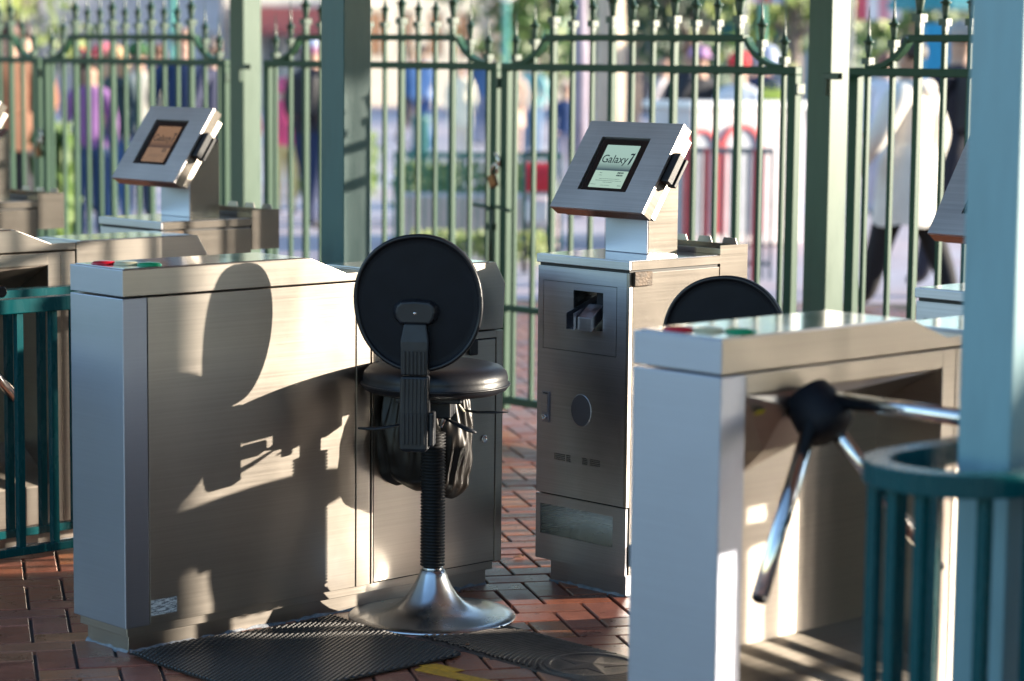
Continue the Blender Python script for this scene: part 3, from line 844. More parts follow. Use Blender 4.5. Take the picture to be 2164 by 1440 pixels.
def leaf(label, v0, mirror=False):
    """gate leaf 1.60 wide starting at V=v0"""
    global leaf_proto, finial_thin, finial_thick
    if leaf_proto and mirror == leaf_proto[1]:
        return dup(leaf_proto[0], G(6.97, v0), None, label)
    t = gthing('gate', label, 'gate', 6.97, v0, 0, 'green spiked entrance gates')
    W = 1.60
    for a in (.0, W - .040):
        bm = BM(); box(bm, -.019, .019, a, a + .040, .06, 1.492); obj('stile', bm, M['green_paint'], t, bevel=.003)
    rail_box('rail', t, .040, W - .04, .10, .034); rail_box('rail', t, .040, W - .04, .494, .026)
    rail_box('rail', t, 0, W, 1.507, .030)
    rail_box('rail', t, .262, W - .262, 1.628, .026)
    # scrolls: quarter curves from upper rail down to lower rail
    for s in (0, 1):
        pts = []
        for k in range(11):
            a = k / 10 * math.pi / 2
            yy = .262 - .205 * math.sin(a) ** 1.0 * 1.0
            yy = .262 - .200 * (1 - math.cos(a)); zz = 1.625 - .100 * math.sin(a)
            yy = .255 - .185 * (k / 10) ** 1.25; zz = 1.628 - .108 * (1 - (1 - k / 10) ** 2.0)
            pts.append((yy, zz))
        bm = BM(); pr = None
        for i, (yy, zz) in enumerate(pts):
            p0 = pts[max(i - 1, 0)]; p1 = pts[min(i + 1, len(pts) - 1)]
            tx, tz = p1[0] - p0[0], p1[1] - p0[1]; l = math.hypot(tx, tz); nx, nz = -tz / l * .009, tx / l * .009
            q = []
            for sx in (-.018, .018):
                for sg in (-1, 1):
                    Yv = yy + sg * nx
                    q.append(bm.verts.new((sx, W - Yv if s else Yv, zz + sg * nz)))
            if pr:
                for f in ((0, 1), (1, 3), (3, 2), (2, 0)): bm.faces.new((pr[f[0]], q[f[0]], q[f[1]], pr[f[1]]))
            else: bm.faces.new((q[0], q[1], q[3], q[2]))
            pr = q
        bm.faces.new((pr[0], pr[1], pr[3], pr[2]))
        obj('scroll', bm, M['green_paint'], t, smooth=False)
    meshes = {}
    for k in range(14):
        yy = .072 + .112 * k
        thick = k % 3 == 2
        kk = min(k, 13 - k)
        # thick every third bar counted from the meeting side
        top = {0: 1.522, 1: 1.585}.get(kk, 1.660 if not thick else 1.672)
        w = .024 if thick else .017
        key = (thick, round(top, 3))
        if key not in meshes:
            bm = BM(); c = w / 2; box(bm, -c, c, -c, c, .117, top)
            b = obj('bar', bm, M['green_paint'], t, bevel=.0015); meshes[key] = b.data
        else:
            b = bpy.data.objects.new('bar', meshes[key]); COL.objects.link(b); b.parent = t
        b.location = (0, yy, 0)
        if thick:
            if not finial_thick: f = obj('finial', finial_bm(.027, sc=1.12), M['green_dark'], b); finial_thick = f.data
            else: f = bpy.data.objects.new('finial', finial_thick); COL.objects.link(f); f.parent = b
        else:
            if not finial_thin: f = obj('finial', finial_bm(.021), M['green_dark'], b); finial_thin = f.data
            else: f = bpy.data.objects.new('finial', finial_thin); COL.objects.link(f); f.parent = b
        f.location = (0, 0, top - .006)
    for zz in (1.44, .35):
        bm = BM(); box(bm, -.024, .024, -.013, .0, zz - .02, zz + .02); obj('hinge', bm, M['green_dark'], t, bevel=.002)
    if not leaf_proto: leaf_proto = (t, mirror)
    return t
M['green_dark'] = paint('finial_dark_paint', (0.03, 0.075, 0.05), (0.02, 0.05, 0.035), 0.28)
gC = leaf('green spiked gate leaf right of the padlock, behind the lit ticket kiosk', 5.805)
gB = leaf('green spiked gate leaf left of the padlock, behind the black stool', 7.43)
gD = leaf('green spiked gate leaf in front of the person in the white coat', 3.954)
gA = leaf('green spiked gate leaf behind the kiosk with the brown display', 9.325)
gE = leaf('green spiked gate leaf at the left edge behind the farthest kiosk', 10.955)
# latch hardware on the meeting stiles
hw = gthing('gate_bolt', 'dark drop bolt and lock box joining the two gates below the padlock', 'bolt', 6.97, 7.42, 0)
bm = BM(); box(bm, -.055, -.020, -.03, .075, .34, .46); obj('lock_box', bm, M['green_dark'], hw, bevel=.004)
bm = BM(); tube(bm, [(-.045, .012, .60), (-.045, .012, .90), (-.046, .035, .918), (-.05, .11, .925)], .009, 10); obj('bolt_rod', bm, M['green_dark'], hw, smooth=True)
bm = BM(); box(bm, -.05, -.02, .0, .03, .64, .67); box(bm, -.05, -.02, .0, .03, .82, .85); obj('bolt_guide', bm, M['green_dark'], hw, bevel=.002)
bm = BM(); tube(bm, [(-.03, -.01, .92), (-.03, -.10, .905)], .008, 8); obj('cross_rod', bm, M['green_dark'], hw)
def padlock(label, v, z):
    t = gthing('padlock', label, 'padlock', 6.94, v, z, 'padlocks on the gates')
    bm = BM(); box(bm, -.015, .010, .005, .045, -.085, -.030); obj('lock_body', bm, M['copper'], t, bevel=.006, rot=(R(-22), 0, 0))
    bm = BM()
    tube(bm, [(0, .018, -.03), (0, .005, .0), (0, -.012, .012), (0, -.026, .0), (0, -.018, -.03)], .006, 10); obj('shackle', bm, M['chrome'], t, smooth=True)
    bm = BM(); tube(bm, [(.0, -.03, .0), (0, -.03, .03), (0, -.012, .055), (.01, .01, .05)], .007, 10); obj('chain_link', bm, M['chrome'], t, smooth=True)
    return t
pl = padlock('small brass padlock hanging where the two gates meet, behind the stool and kiosk', 7.43, 1.09)
dup(pl, G(6.94, 10.94, 1.09), None, 'padlock hanging on the gates at the far left edge')
for v, s, lb in ((5.62, 1, 'post right of the lit kiosk'), (9.14, 1, 'post behind the brown display')):
    t = gthing('gate_stop', 'small dark hinge arm on the green fence ' + lb, 'hinge', 6.97, v, 1.49)
    bm = BM(); box(bm, -.085, -.06, -.07, .0, -.012, .012); box(bm, -.085, -.06, -.015, -.003, -.07, -.012); obj('hinge_arm', bm, M['green_dark'], t, bevel=.002)

# ------------------------------------------------------------------ looped teal railings
def rail_loop(label, u0, u1, v, wd, h, pitch=.116, phase=0.0, endbars=True):
    t = gthing('teal_railing', label, 'railing', u0, v, 0, 'looped teal guard railings')
    r = wd / 2
    L = u1 - u0
    path = []          # centre line of the loop, nose at x=0
    def pt(s):
        # s measured from the nose along one side, returns x,y for +side
        if s < r * math.pi / 2:
            a = s / r; return (r - r * math.cos(a), r * math.sin(a))
        return (r + s - r * math.pi / 2, r)
    tot = L - r + r * math.pi / 2
    def ribbon(z0, z1, th, mat=M['rail_paint'], name='rail'):
        bm = BM(); pr = None; n = 60
        ss = [-tot + i * (tot * 2) / n for i in range(n + 1)]
        fine = sorted(set([round(x, 4) for x in ss] + [round(-r * math.pi / 2 + i * r * math.pi / 28, 4) for i in range(29)]))
        for s in fine:
            x, y = pt(abs(s)); y = y if s >= 0 else -y
            a = min(abs(s) / r, math.pi / 2)
            nx, ny = -math.cos(a), math.sin(a) * (1 if s >= 0 else -1)
            q = [bm.verts.new((x + nx * o, y + ny * o, z)) for o, z in ((-th / 2, z0), (th / 2, z0), (th / 2, z1), (-th / 2, z1))]
            if pr:
                for k in range(4): bm.faces.new((pr[k], pr[(k + 1) % 4], q[(k + 1) % 4], q[k]))
            else: bm.faces.new(q)
            pr = q
        bm.faces.new(pr[::-1])
        return obj(name, bm, mat, t, bevel=.003)
    ribbon(h - .042, h, .050, name='top_rail'); ribbon(.075, .10, .030, name='bottom_rail')
    mesh = None
    for sg in (-1, 1):
        s = phase + (.0 if sg > 0 else pitch * .5) * 0
        i = 0
        while True:
            s = phase + i * pitch; i += 1
            if s > tot - .02: break
            if sg < 0 and s < 1e-6: continue
            x, y = pt(s); a = min(s / r, math.pi / 2)
            if mesh is None:
                bm = BM(); box(bm, -.0105, .0105, -.0105, .0105, .10, h - .0425); b = obj('baluster', bm, M['rail_paint'], t, bevel=.0015); mesh = b.data
            else:
                b = bpy.data.objects.new('baluster', mesh); COL.objects.link(b); b.parent = t
            b.location = (x, sg * y, 0); b.rotation_euler = (0, 0, 0)
    for sx in (.45, L - .2):
        for sg in (-1, 1):
            bm = BM(); box(bm, sx - .011, sx + .011, sg * r - .011, sg * r + .011, 0, .075); obj('foot', bm, M['rail_paint'], t)
    return t
rail_loop('rounded end of a teal railing looping round the nearest post', 3.385, 5.2, 2.55, .29, .835, .112, .03)
rail_loop('teal railing on the left behind the flat sided turnstile', 2.3, 4.75, 6.17, .245, .835, .116, .02)

# ------------------------------------------------------------------ stool
def stool(label, x, y, rz, z=0):
    t = thing('stool', label, 'stool', (x, y, z), rz, 'black swivel stools with round backrests')
    bm = BM()
    prof = [(.232, 0), (.233, .004), (.229, .008), (.20, .011), (.165, .015), (.135, .021), (.11, .030), (.088, .044), (.070, .062), (.055, .085), (.044, .108), (.037, .124), (.034, .133), (.030, .135)]
    lathe(bm, prof, 64); obj('base', bm, M['spun'], t, smooth=True)
    bm = BM(); lathe(bm, [(.029, .133), (.029, .142), (.012, .143)], 24); obj('base_collar', bm, M['chrome'], t, smooth=True)
    bm = BM(); prof = []; n = 42; z0, z1 = .1435, .520
    for i in range(n):
        za = z0 + (z1 - z0) * i / n; dz = (z1 - z0) / n
        prof += [(.0255, za), (.0345, za + dz * .35), (.0345, za + dz * .6), (.0255, za + dz * .95)]
    lathe(bm, prof, 28); bel = obj('bellows', bm, M['rubber'], t, smooth=False)
    bm = BM(); lathe(bm, [(.020, .50), (.022, .60), (.05, .606), (.05, .612)], 24); obj('column', bm, M['chrome'], t, smooth=True)
    # seat: puffed cushion on a pan
    bm = BM(); lathe(bm, [(.05, .628), (.180, .628), (.197, .636), (.203, .645), (.204, .652), (.199, .656), (.201, .668), (.197, .684), (.182, .698), (.15, .706), (.09, .710), (.003, .711)], 56)
    seat = obj('seat', bm, M['vinyl'], t, smooth=True, loc=(0, .035, 0))
    bm = BM(); tube(bm, [(.2045 * math.cos(a), .2045 * math.sin(a), .650) for a in [2 * math.pi * k / 60 for k in range(61)]], .0035, 6, cap=False); obj('piping', bm, M['vinyl'], seat)
    bm = BM(); box(bm, -.09, .09, -.11, .09, .613, .6275); box(bm, -.055, .055, -.06, .05, .565, .613); obj('mechanism', bm, M['black_plastic'], t, bevel=.004)
    # backrest support: wide ribbed spine behind (towards -y), with foot block under the seat
    bm = BM(); w = .037; ys = -.192
    outline = [(-.036, ys, .50), (-.039, ys, .52), (-.039, ys, .69), (-.039, ys + .002, .79), (-.028, ys + .008, .838)]
    def slab(bm, sec, th):
        pr = None
        for (hw_, yy, zz) in sec:
            q = [bm.verts.new(p) for p in ((-hw_, yy, zz), (hw_, yy, zz), (hw_, yy + th, zz), (-hw_, yy + th, zz))]
            if pr:
                for k in range(4): bm.faces.new((pr[k], pr[(k + 1) % 4], q[(k + 1) % 4], q[k]))
            else: bm.faces.new(q[::-1])
            pr = q
        bm.faces.new(pr)
    slab(bm, [(.031, ys - .006, .493), (.038, ys - .010, .503), (.039, ys - .010, .60), (.037, ys - .006, .697)], .050)
    sp = obj('spine', bm, M['black_plastic'], t, bevel=.006)
    bm = BM(); slab(bm, [(.0365, ys - .004, .700), (.0375, ys - .004, .77), (.0385, ys - .003, .79), (.030, ys + .008, .838)], .036)
    obj('spine_upper', bm, M['black_plastic'], sp, bevel=.004)
    bm = BM()
    for k in range(6):
        xx = -.0265 + k * .0106
        box(bm, xx - .0032, xx + .0032, ys - .0135, ys - .0101, .515, .600); box(bm, xx - .0032, xx + .0032, ys - .0101 - .001, ys - .005, .600, .692)
        box(bm, xx - .0028, xx + .0028, ys - .0085, ys - .004, .703, .765)
    obj('ribs', bm, M['black_plastic'], sp, bevel=.001)
    bm = BM(); box(bm, .0385, .053, ys - .002, ys + .048, .508, .60); box(bm, -.030, .030, ys + .042, -.10, .555, .585); obj('spine_bracket', bm, M['black_plastic'], t, bevel=.005)
    # mounting pod on the backrest
    bm = BM(); pts = []
    prof2 = [(-.065, .002), (-.061, .022), (-.038, .035), (.0, .039), (.038, .035), (.061, .022), (.065, .002), (.060, -.018), (.040, -.034), (-.040, -.034), (-.060, -.018)]
    zc = .866
    a = [(px * 1.0, ys + .030, zc + pz) for px, pz in prof2]
    b = [(px * .80 if abs(px) > .04 else px, ys + .004, zc + pz * .82) for px, pz in prof2]
    disc_prism(bm, a, b)
    pod = obj('backrest_pod', bm, M['black_plastic'], t, bevel=.005)
    bm = BM(); lathe(bm, [(.0045, 0), (.0045, .002), (.002, .003)], 12); obj('screw', bm, M['chrome'], pod, loc=(0.0, ys + .0042, zc), rot=(R(90), 0, 0))
    # backrest: slightly egg-shaped shell, gently dished, thin rolled rim
    bm = BM(); n = 72; rings = []
    def shape(a):
        rx = .1730; rz = .184
        sx, sz = math.cos(a), math.sin(a)
        e = 2.12
        return (rx * math.copysign(abs(sx) ** (2 / e), sx) * (1 + .02 * sz), rz * math.copysign(abs(sz) ** (2 / e), sz))
    def pos(f, a, dy):
        x_, z_ = shape(a); x_ *= f; z_ *= f
        return (x_, dy + .28 * (x_ ** 2) + .05 * z_, z_)
    base = [(0.01, .0), (.5, .0), (.85, .0), (.93, .0005), (.955, -.004), (.985, -.006), (1.0, .002), (.998, .016), (.97, .026), (.85, .030), (.5, .034), (.01, .036)]
    rings = [[bm.verts.new(pos(f, 2 * math.pi * k / n, d)) for k in range(n)] for f, d in base]
    for a_, b_ in zip(rings, rings[1:]):
        for k in range(n):
            f = bm.faces.new((a_[k], a_[(k + 1) % n], b_[(k + 1) % n], b_[k])); f.smooth = True
    bm.faces.new(rings[0][::-1]); bm.faces.new(rings[-1])
    bk = obj('backrest', bm, M['black_shell'], t, smooth=True, loc=(.005, ys + .0295, .891), rot=(R(2), R(-7), 0))
    bm = BM()
    tube(bm, [pos(.972, 2 * math.pi * k / n, -.003) for k in range(n + 1)], .0065, 8, cap=False)
    obj('backrest_rim', bm, M['vinyl'], bk, smooth=True)
    # levers
    def lever(pts, rad, name='lever', mat=M['black_plastic'], sq=.5):
        bm = BM(); tube(bm, pts, rad, 12, squash=sq); return obj(name, bm, mat, t, smooth=True)
    lever([(-.045, -.10, .560), (-.10, -.11, .548), (-.145, -.115, .541), (-.190, -.12, .543)], [.006, .008, .010, .006])
    lever([(.040, -.06, .567), (.085, -.09, .552), (.110, -.11, .545), (.132, -.12, .539)], [.005, .011, .012, .006])
    lever([(.075, .02, .580), (.12, .01, .575), (.165, .00, .578), (.208, -.005, .580)], [.006, .007, .008, .004])
    lever([(.045, .0, .628), (.085, .0, .577)], [.0035, .0035], 'rod', M['ivory'], 1.0)
    lever([(.025, -.04, .54), (.045, -.03, .60)], [.011, .013], 'gas_lever', M['chrome'], .5)
    return t
st1 = stool('black swivel stool with round backrest standing alone on a polished trumpet base', -.214, 6.56, R(-6))
for c in st1.children:
    if c.name.split('.')[0] in ('spine', 'spine_bracket', 'backrest_pod', 'backrest'): c.location.x -= .026
# bag hanging beneath the seat, behind the pole
bag = thing('plastic_bag', 'crumpled black plastic bag hanging under the seat of the front stool', 'bag', (-.245, 6.69, 0), 0)
from mathutils import noise as mnoise
bm = BM(); n, mz = 150, 60; rings = []
for j in range(mz + 1):
    f = j / mz; z = .605 - .275 * f
    ring = []
    for k in range(n):
        a = 2 * math.pi * k / n
        w = .112 + .022 * math.sin(min(1, f * 1.3) * math.pi * .8) - .012 * f
        d = .050 + .022 * math.sin(f * math.pi)
        p3 = Vector((math.cos(a) * 2.2, math.sin(a) * 2.2, f * 1.2 + 3))
        ridge = 1 - abs(mnoise.noise(p3 * 1.3)) * 2.6
        ridge2 = 1 - abs(mnoise.noise(Vector((math.cos(a) * 5, math.sin(a) * 5, f * 2.2 + 9)))) * 2.4
        cr = mnoise.noise(Vector((math.cos(a) * 9, math.sin(a) * 9, f * 9)))
        r_ = 1 + .11 * ridge + .020 * ridge2 * (.4 + f) + .008 * cr
        close = 1.0 if f < .84 else max(.03, max(0.0, math.cos((f - .84) / .16 * math.pi / 2)) ** .7)
        zz = z + f * (.018 * math.cos(a) * -1 + .014 * mnoise.noise(Vector((math.cos(a) * 2, math.sin(a) * 2, 5))))
        ring.append(bm.verts.new((w * r_ * math.cos(a) * (.35 * close + .65), d * r_ * math.sin(a) * close, zz)))
    rings.append(ring)
for a_, b_ in zip(rings, rings[1:]):
    for k in range(n):
        f_ = bm.faces.new((a_[k], a_[(k + 1) % n], b_[(k + 1) % n], b_[k])); f_.smooth = True
bo = obj('bag_skin', bm, M['gloss_black'], bag, smooth=True)
bm = BM(); tube(bm, [(-.10, 0, .60), (-.09, .0, .625), (.09, 0, .625), (.10, 0, .60)], .006, 6); obj('drawstring', bm, M['rubber'], bag)
st2 = dup(st1, (.645, 6.56, 0), R(-20), 'second black swivel stool, only its backrest showing over the turnstile with arms')
for c in st2.children:      # this one is set lower
    if c.name.split('.')[0] not in ('base', 'base_collar', 'bellows'): c.location.z -= .104
    if c.name.startswith('bellows'): c.scale.z = .74; c.location.z = .0375
dup(bag, (.645, 6.63, -.06), R(150), 'unseen black bag added under the second stool to cast shade on the flat sided turnstile')  # hidden copy, added for the shadow it throws on the flat cabinet

# ------------------------------------------------------------------ floor things
mat_t = gthing('rubber_mat', 'black studded rubber mat on the bricks beside the flat sided turnstile', 'mat', 3.47, 4.51, 0)
MU, MV = .67, .565
def matz(x, y):
    return .0035 + .012 * math.exp(-((y - .53) / .05) ** 2) * (0.5 + .5 * math.sin(x * 9)) 
bm = BM(); nx, ny = 28, 24; gridv = []
rc = .05
def rcorner(x, y):
    # round the far right corner (x near MU, y near 0)
    cx, cy = MU - rc, rc
    if x > cx and y < cy:
        dx, dy = x - cx, cy - y; l = math.hypot(dx, dy); m_ = max(dx, dy)
        if l > 1e-6: return cx + dx / l * m_, cy - dy / l * m_
    return x, y
for i in range(nx + 1):
    row = []
    for j in range(ny + 1):
        x, y = rcorner(MU * i / nx, MV * j / ny); row.append(bm.verts.new((x, y, matz(x, y))))
    gridv.append(row)
for i in range(nx):
    for j in range(ny): bm.faces.new((gridv[i][j], gridv[i + 1][j], gridv[i + 1][j + 1], gridv[i][j + 1]))
geo = bmesh.ops.extrude_face_region(bm, geom=bm.faces[:])
for v in [g_ for g_ in geo['geom'] if isinstance(g_, bmesh.types.BMVert)]: v.co.z += .003
obj('mat_sheet', bm, M['rubber'], mat_t)
bm = BM(); pt_ = .0150; i = 0
xx = .012
while xx < MU - .008:
    yy = .012 + (pt_ / 2 if i % 2 else 0)
    while yy < MV - .008:
        if not (xx > MU - .03 and yy < .03 and (xx - MU + .05) ** 2 + (.05 - yy) ** 2 > .0018):
            z = matz(xx, yy) + .0025; r1, r2 = .0062, .0038
            a_ = [bm.verts.new((xx + dx * r1, yy + dy * r1, z)) for dx, dy in ((-1, -.75), (1, -.75), (1, .75), (-1, .75))]
            b_ = [bm.verts.new((xx + dx * r2, yy + dy * r2, z + .0042)) for dx, dy in ((-1, -.75), (1, -.75), (1, .75), (-1, .75))]
            for k in range(4): bm.faces.new((a_[k], a_[(k + 1) % 4], b_[(k + 1) % 4], b_[k]))
            bm.faces.new(b_)
        yy += pt_
    xx += pt_ * .86; i += 1
o = obj('studs', bm, M['mat_rubber'], mat_t); o['kind'] = 'stuff'

gr = gthing('drain_cover', 'dark cast iron drain cover with a raised star and slots beside the stool base', 'drain cover', 4.16, 3.95, 0)
GU, GV = .285, .80
bm = BM(); box(bm, 0, GU, 0, GV, -.008, .002); obj('plate', bm, M['iron'], gr, bevel=.002)
sc_, scy = .145, .275     # star centre
bm = BM()
for k in range(3, 34):
    rr_ = .118 + .0145 * (k - 3)
    pr = None
    for i in range(0, 181):
        a = 2 * math.pi * i / 180
        wob = 1 + .10 * math.cos(2 * a) * 0
        x, y = sc_ + rr_ * math.cos(a), scy + rr_ * math.sin(a) * 1.0
        if .012 < x < GU - .012 and .012 < y < GV - .012:
            q = [bm.verts.new((sc_ + (rr_ + o_) * math.cos(a), scy + (rr_ + o_) * math.sin(a), z)) for o_, z in ((-.0042, .0018), (-.0025, .0062), (.0025, .0062), (.0042, .0018))]
            if pr:
                for j in range(3): bm.faces.new((pr[j], q[j], q[j + 1], pr[j + 1]))
            pr = q
        else: pr = None
obj('grooves', bm, M['iron'], gr)
bm = BM(); lathe(bm, [(.116, .0018), (.116, .0065), (.108, .0065), (.105, .003), (.002, .003)], 64, c=(sc_, scy, 0), smooth=False); dc = obj('round_lid', bm, M['iron'], gr)
bm = BM()
for i in range(5):
    a = 2 * math.pi * (i / 5) + R(100); a1 = a + math.pi / 5; a2 = a - math.pi / 5
    P0 = (sc_, scy, .0085)
    tip = (sc_ + .098 * math.cos(a), scy + .098 * math.sin(a), .0042)
    n1 = (sc_ + .040 * math.cos(a1), scy + .040 * math.sin(a1), .0042); n2 = (sc_ + .040 * math.cos(a2), scy + .040 * math.sin(a2), .0042)
    v0, v1, v2, v3 = [bm.verts.new(p) for p in (P0, tip, n1, n2)]
    bm.faces.new((v0, v1, v2)); bm.faces.new((v0, v3, v1))
    b1, b2, b3 = [bm.verts.new((p[0], p[1], .0025)) for p in (tip, n1, n2)]
    bm.faces.new((v1, b1, b2, v2)); bm.faces.new((v3, b3, b1, v1))
obj('star', bm, M['iron'], dc)
bm = BM()
for i in range(5):
    a = 2 * math.pi * (i / 5) + R(100) + math.pi / 5
    ca, sa = math.cos(a), math.sin(a)
    for k in range(-2, 3):
        for (r0, r1) in ((.062 + abs(k) * .008, .098 - abs(k) * .004),):
            o_ = k * .0125
            q = []
            for rad, w in ((r0, -.0035), (r1, -.0035), (r1, .0035), (r0, .0035)):
                q.append(bm.verts.new((sc_ + rad * ca - (o_ + w) * sa, scy + rad * sa + (o_ + w) * ca, .0034)))
            bm.faces.new(q)
obj('slots', bm, M['cavity'], dc)

tp = gthing('yellow_tape', 'two overlapping strips of yellow tape on the bricks in front of the mat corner', 'tape', 3.98, 4.45, 0)
bm = BM(); disc_prism(bm, [(-.045, .04, .0022), (.0, .055, .0022), (.035, -.20, .0022), (-.012, -.205, .0022)], [(-.045, .04, .0012), (.0, .055, .0012), (.035, -.20, .0012), (-.012, -.205, .0012)]); obj('tape_strip', bm, M['yellow_tape'], tp)
bm = BM(); disc_prism(bm, [(-.01, .06, .0034), (.035, .045, .0034), (.045, -.05, .0034), (.015, -.045, .0034)], [(-.01, .06, .0024), (.035, .045, .0024), (.045, -.05, .0024), (.015, -.045, .0024)]); obj('tape_strip', bm, M['yellow_tape'], tp)
rl = random.Random(21)
for i, (x, y, w, lb) in enumerate(((.03, 7.35, .026, 'brown dry leaf lying between the stool and the lit kiosk, farther back'), (.20, 7.05, .016, 'tiny brown leaf near the left foot of the lit kiosk'), (.37, 6.90, .016, 'brown dry leaf touching the near foot of the lit kiosk'), (-.12, 6.85, .016, 'brown dry leaf against the rear foot of the flat sided turnstile'), (-.11, 6.20, .011, 'pale brown leaf on the iron drain cover'), (-1.5, 7.55, .028, 'larger brown leaf under the left teal railing'), (-1.40, 7.72, .018, 'small brown leaf under the left teal railing'))):
    bm = BM(); a = [Vector((w * math.cos(t) * (1 + .3 * math.sin(3 * t + i)), w * .45 * math.sin(t), .003 + .005 * abs(math.sin(t * 2)))) for t in [2 * math.pi * k / 9 for k in range(9)]]
    disc_prism(bm, a, [p + Vector((0, 0, -.0012)) for p in a])
    o = obj('dry_leaf', bm, C_((.16, .065, .025), .7), None, loc=(x, y, .002 if i != 4 else .006), rot=(0, 0, rl.uniform(0, 6)))
    tag(o, lb, 'leaf', 'dry leaves on the bricks')



# ================================================================== the plaza beyond the gates
def tree(label, x, y, h, crown_r, crown_z, trunk_r, leaf_mat, nleaf=900, group=None, ls=.16, squash=1.0, name='tree', trunkcol=(.20, .16, .14)):
    t = thing(name, label, 'tree', (x, y, 0), 0, group)
    rr = random.Random(int(x * 31 + y * 17))
    bm = BM(); tube(bm, [(0, 0, -.02), (.03, 0, h * .3), (-.03, .02, h * .6), (0, 0, crown_z)], [trunk_r * 1.2, trunk_r, trunk_r * .85, trunk_r * .5], 12)
    for k in range(5):
        a = rr.uniform(0, 6.28)
        tube(bm, [(0, 0, crown_z * .8), (math.cos(a) * crown_r * .35, math.sin(a) * crown_r * .35, crown_z + .1 * crown_r), (math.cos(a) * crown_r * .7, math.sin(a) * crown_r * .7, crown_z + .3 * crown_r)], [trunk_r * .5, trunk_r * .3, trunk_r * .1], 6)
    obj('trunk', bm, C_(trunkcol, .9), t, smooth=True)
    vs, fs = [], []
    clumps = [(Vector((rr.gauss(0, .42), rr.gauss(0, .42), rr.gauss(0, .42))) * crown_r, rr.uniform(.25, .45) * crown_r) for _ in range(22)]
    for i in range(nleaf):
        c, cr = clumps[i % len(clumps)]
        p = c + Vector((rr.gauss(0, .6), rr.gauss(0, .6), rr.gauss(0, .6))) * cr
        p.z = crown_z + crown_r * .35 + p.z * squash
        s = ls * rr.uniform(.6, 1.3)
        u = Vector((rr.gauss(0, 1), rr.gauss(0, 1), rr.gauss(0, 1))).normalized(); w = u.orthogonal().normalized()
        k = len(vs); vs += [p + u * s, p + w * s * .5, p - u * s, p - w * s * .5]; fs.append((k, k + 1, k + 2, k + 3))
    me = bpy.data.meshes.new('crown'); me.from_pydata(vs, [], fs); me.materials.append(leaf_mat)
    o = bpy.data.objects.new('crown', me); COL.objects.link(o); o.parent = t
    return t
def shrub(label, x, y, w, d, h, mat, n=350, name='shrub', group=None, ls=.06):
    rr = random.Random(int(x * 131 + y * 7)); vs, fs = [], []
    for i in range(n):
        p = Vector((rr.uniform(-w, w), rr.uniform(-d, d), h * rr.random() ** .8))
        s = ls * rr.uniform(.6, 1.5); u = Vector((rr.gauss(0, .6), rr.gauss(0, .6), 1)).normalized(); q = u.orthogonal().normalized()
        k = len(vs); vs += [p + u * s, p + q * s * .4, p - u * s, p - q * s * .4]; fs.append((k, k + 1, k + 2, k + 3))
    me = bpy.data.meshes.new(name); me.from_pydata(vs, [], fs); me.materials.append(mat)
    o = bpy.data.objects.new(name, me); COL.objects.link(o); o.location = (x, y, 0)
    return tag(o, label, 'plant', group)
def PX(px, Y): return (px - 1082) * Y / 5089

# buildings: wall, roof, windows with panes, awning
def building(label, px0, px1, Y, h, wall, roofc, rows=1, nwin=4, awn=None, winc=(.10, .12, .16), win_h=1.3, base=.9, name='building', gable=False, depth=8):
    x0, x1 = PX(px0, Y), PX(px1, Y)
    t = thing(name, label, 'building', ((x0 + x1) / 2, Y, 0), R(20))
    w = (x1 - x0) / 2
    sw = (2 * w) / nwin
    holes = []
    for r_ in range(rows):
        for k in range(nwin):
            a = -w + sw * (k + .5); z = base + r_ * 2.9
            holes.append((a - sw * .28, a + sw * .28, z, z + win_h))
    bm = BM(); plate_holes(bm, -w, w, -.02, h, holes, 0, .3)
    # rotate plate so its face (-x) looks to -y
    o = obj('wall', bm, C_(wall, .85), t, rot=(0, 0, R(90)))
    bm = BM(); box(bm, -w, -w + .3, .3, depth, -.02, h); box(bm, w - .3, w, .3, depth, -.02, h); box(bm, -w + .3, w - .3, depth - .3, depth, -.02, h); obj('side_wall', bm, C_(wall, .85), t)
    bm = BM(); box(bm, -w - .4, w + .4, -.5, depth + .3, h, h + .25)
    rv = [bm.verts.new(p) for p in ((-w - .4, -.5, h + .25), (w + .4, -.5, h + .25), (w + .4, depth + .3, h + .25), (-w - .4, depth + .3, h + .25), (-w * .7, depth / 2, h + 2.2), (w * .7, depth / 2, h + 2.2))]
    for f in ((0, 1, 5, 4), (1, 2, 5), (2, 3, 4, 5), (3, 0, 4)): bm.faces.new([rv[i] for i in f])
    obj('roof', bm, C_(roofc, .8), t)
    for (a, b, z0, z1) in holes:
        a, b = -b, -a
        bm = BM(); box(bm, a, b, .12, .16, z0, z0 + .08); box(bm, a, b, .12, .16, z1 - .08, z1); box(bm, a, a + .08, .12, .16, z0 + .08, z1 - .08); box(bm, b - .08, b, .12, .16, z0 + .08, z1 - .08); box(bm, (a + b) / 2 - .03, (a + b) / 2 + .03, .12, .16, z0 + .08, z1 - .08)
        wv = obj('window', bm, C_((.75, .72, .66), .6), t)
        bm = BM(); box(bm, a + .08, b - .08, .165, .175, z0 + .08, z1 - .08); obj('pane', bm, C_(winc, .15), wv)
    if awn:
        bm = BM(); prof = [(-w * .9, 2.55), (w * .9, 2.55)]
        v = [bm.verts.new(p) for p in ((-w * .9, -1.3, 2.35), (w * .9, -1.3, 2.35), (w * .9, -.02, 3.0), (-w * .9, -.02, 3.0), (-w * .9, -1.3, 2.15), (w * .9, -1.3, 2.15), (w * .9, -.02, 2.85), (-w * .9, -.02, 2.85))]
        for f in ((0, 1, 2, 3), (4, 5, 1, 0), (7, 6, 5, 4), (0, 3, 7, 4), (1, 5, 6, 2), (3, 2, 6, 7)): bm.faces.new([v[i] for i in f])
        obj('awning', bm, C_(awn, .8), t)
    return t
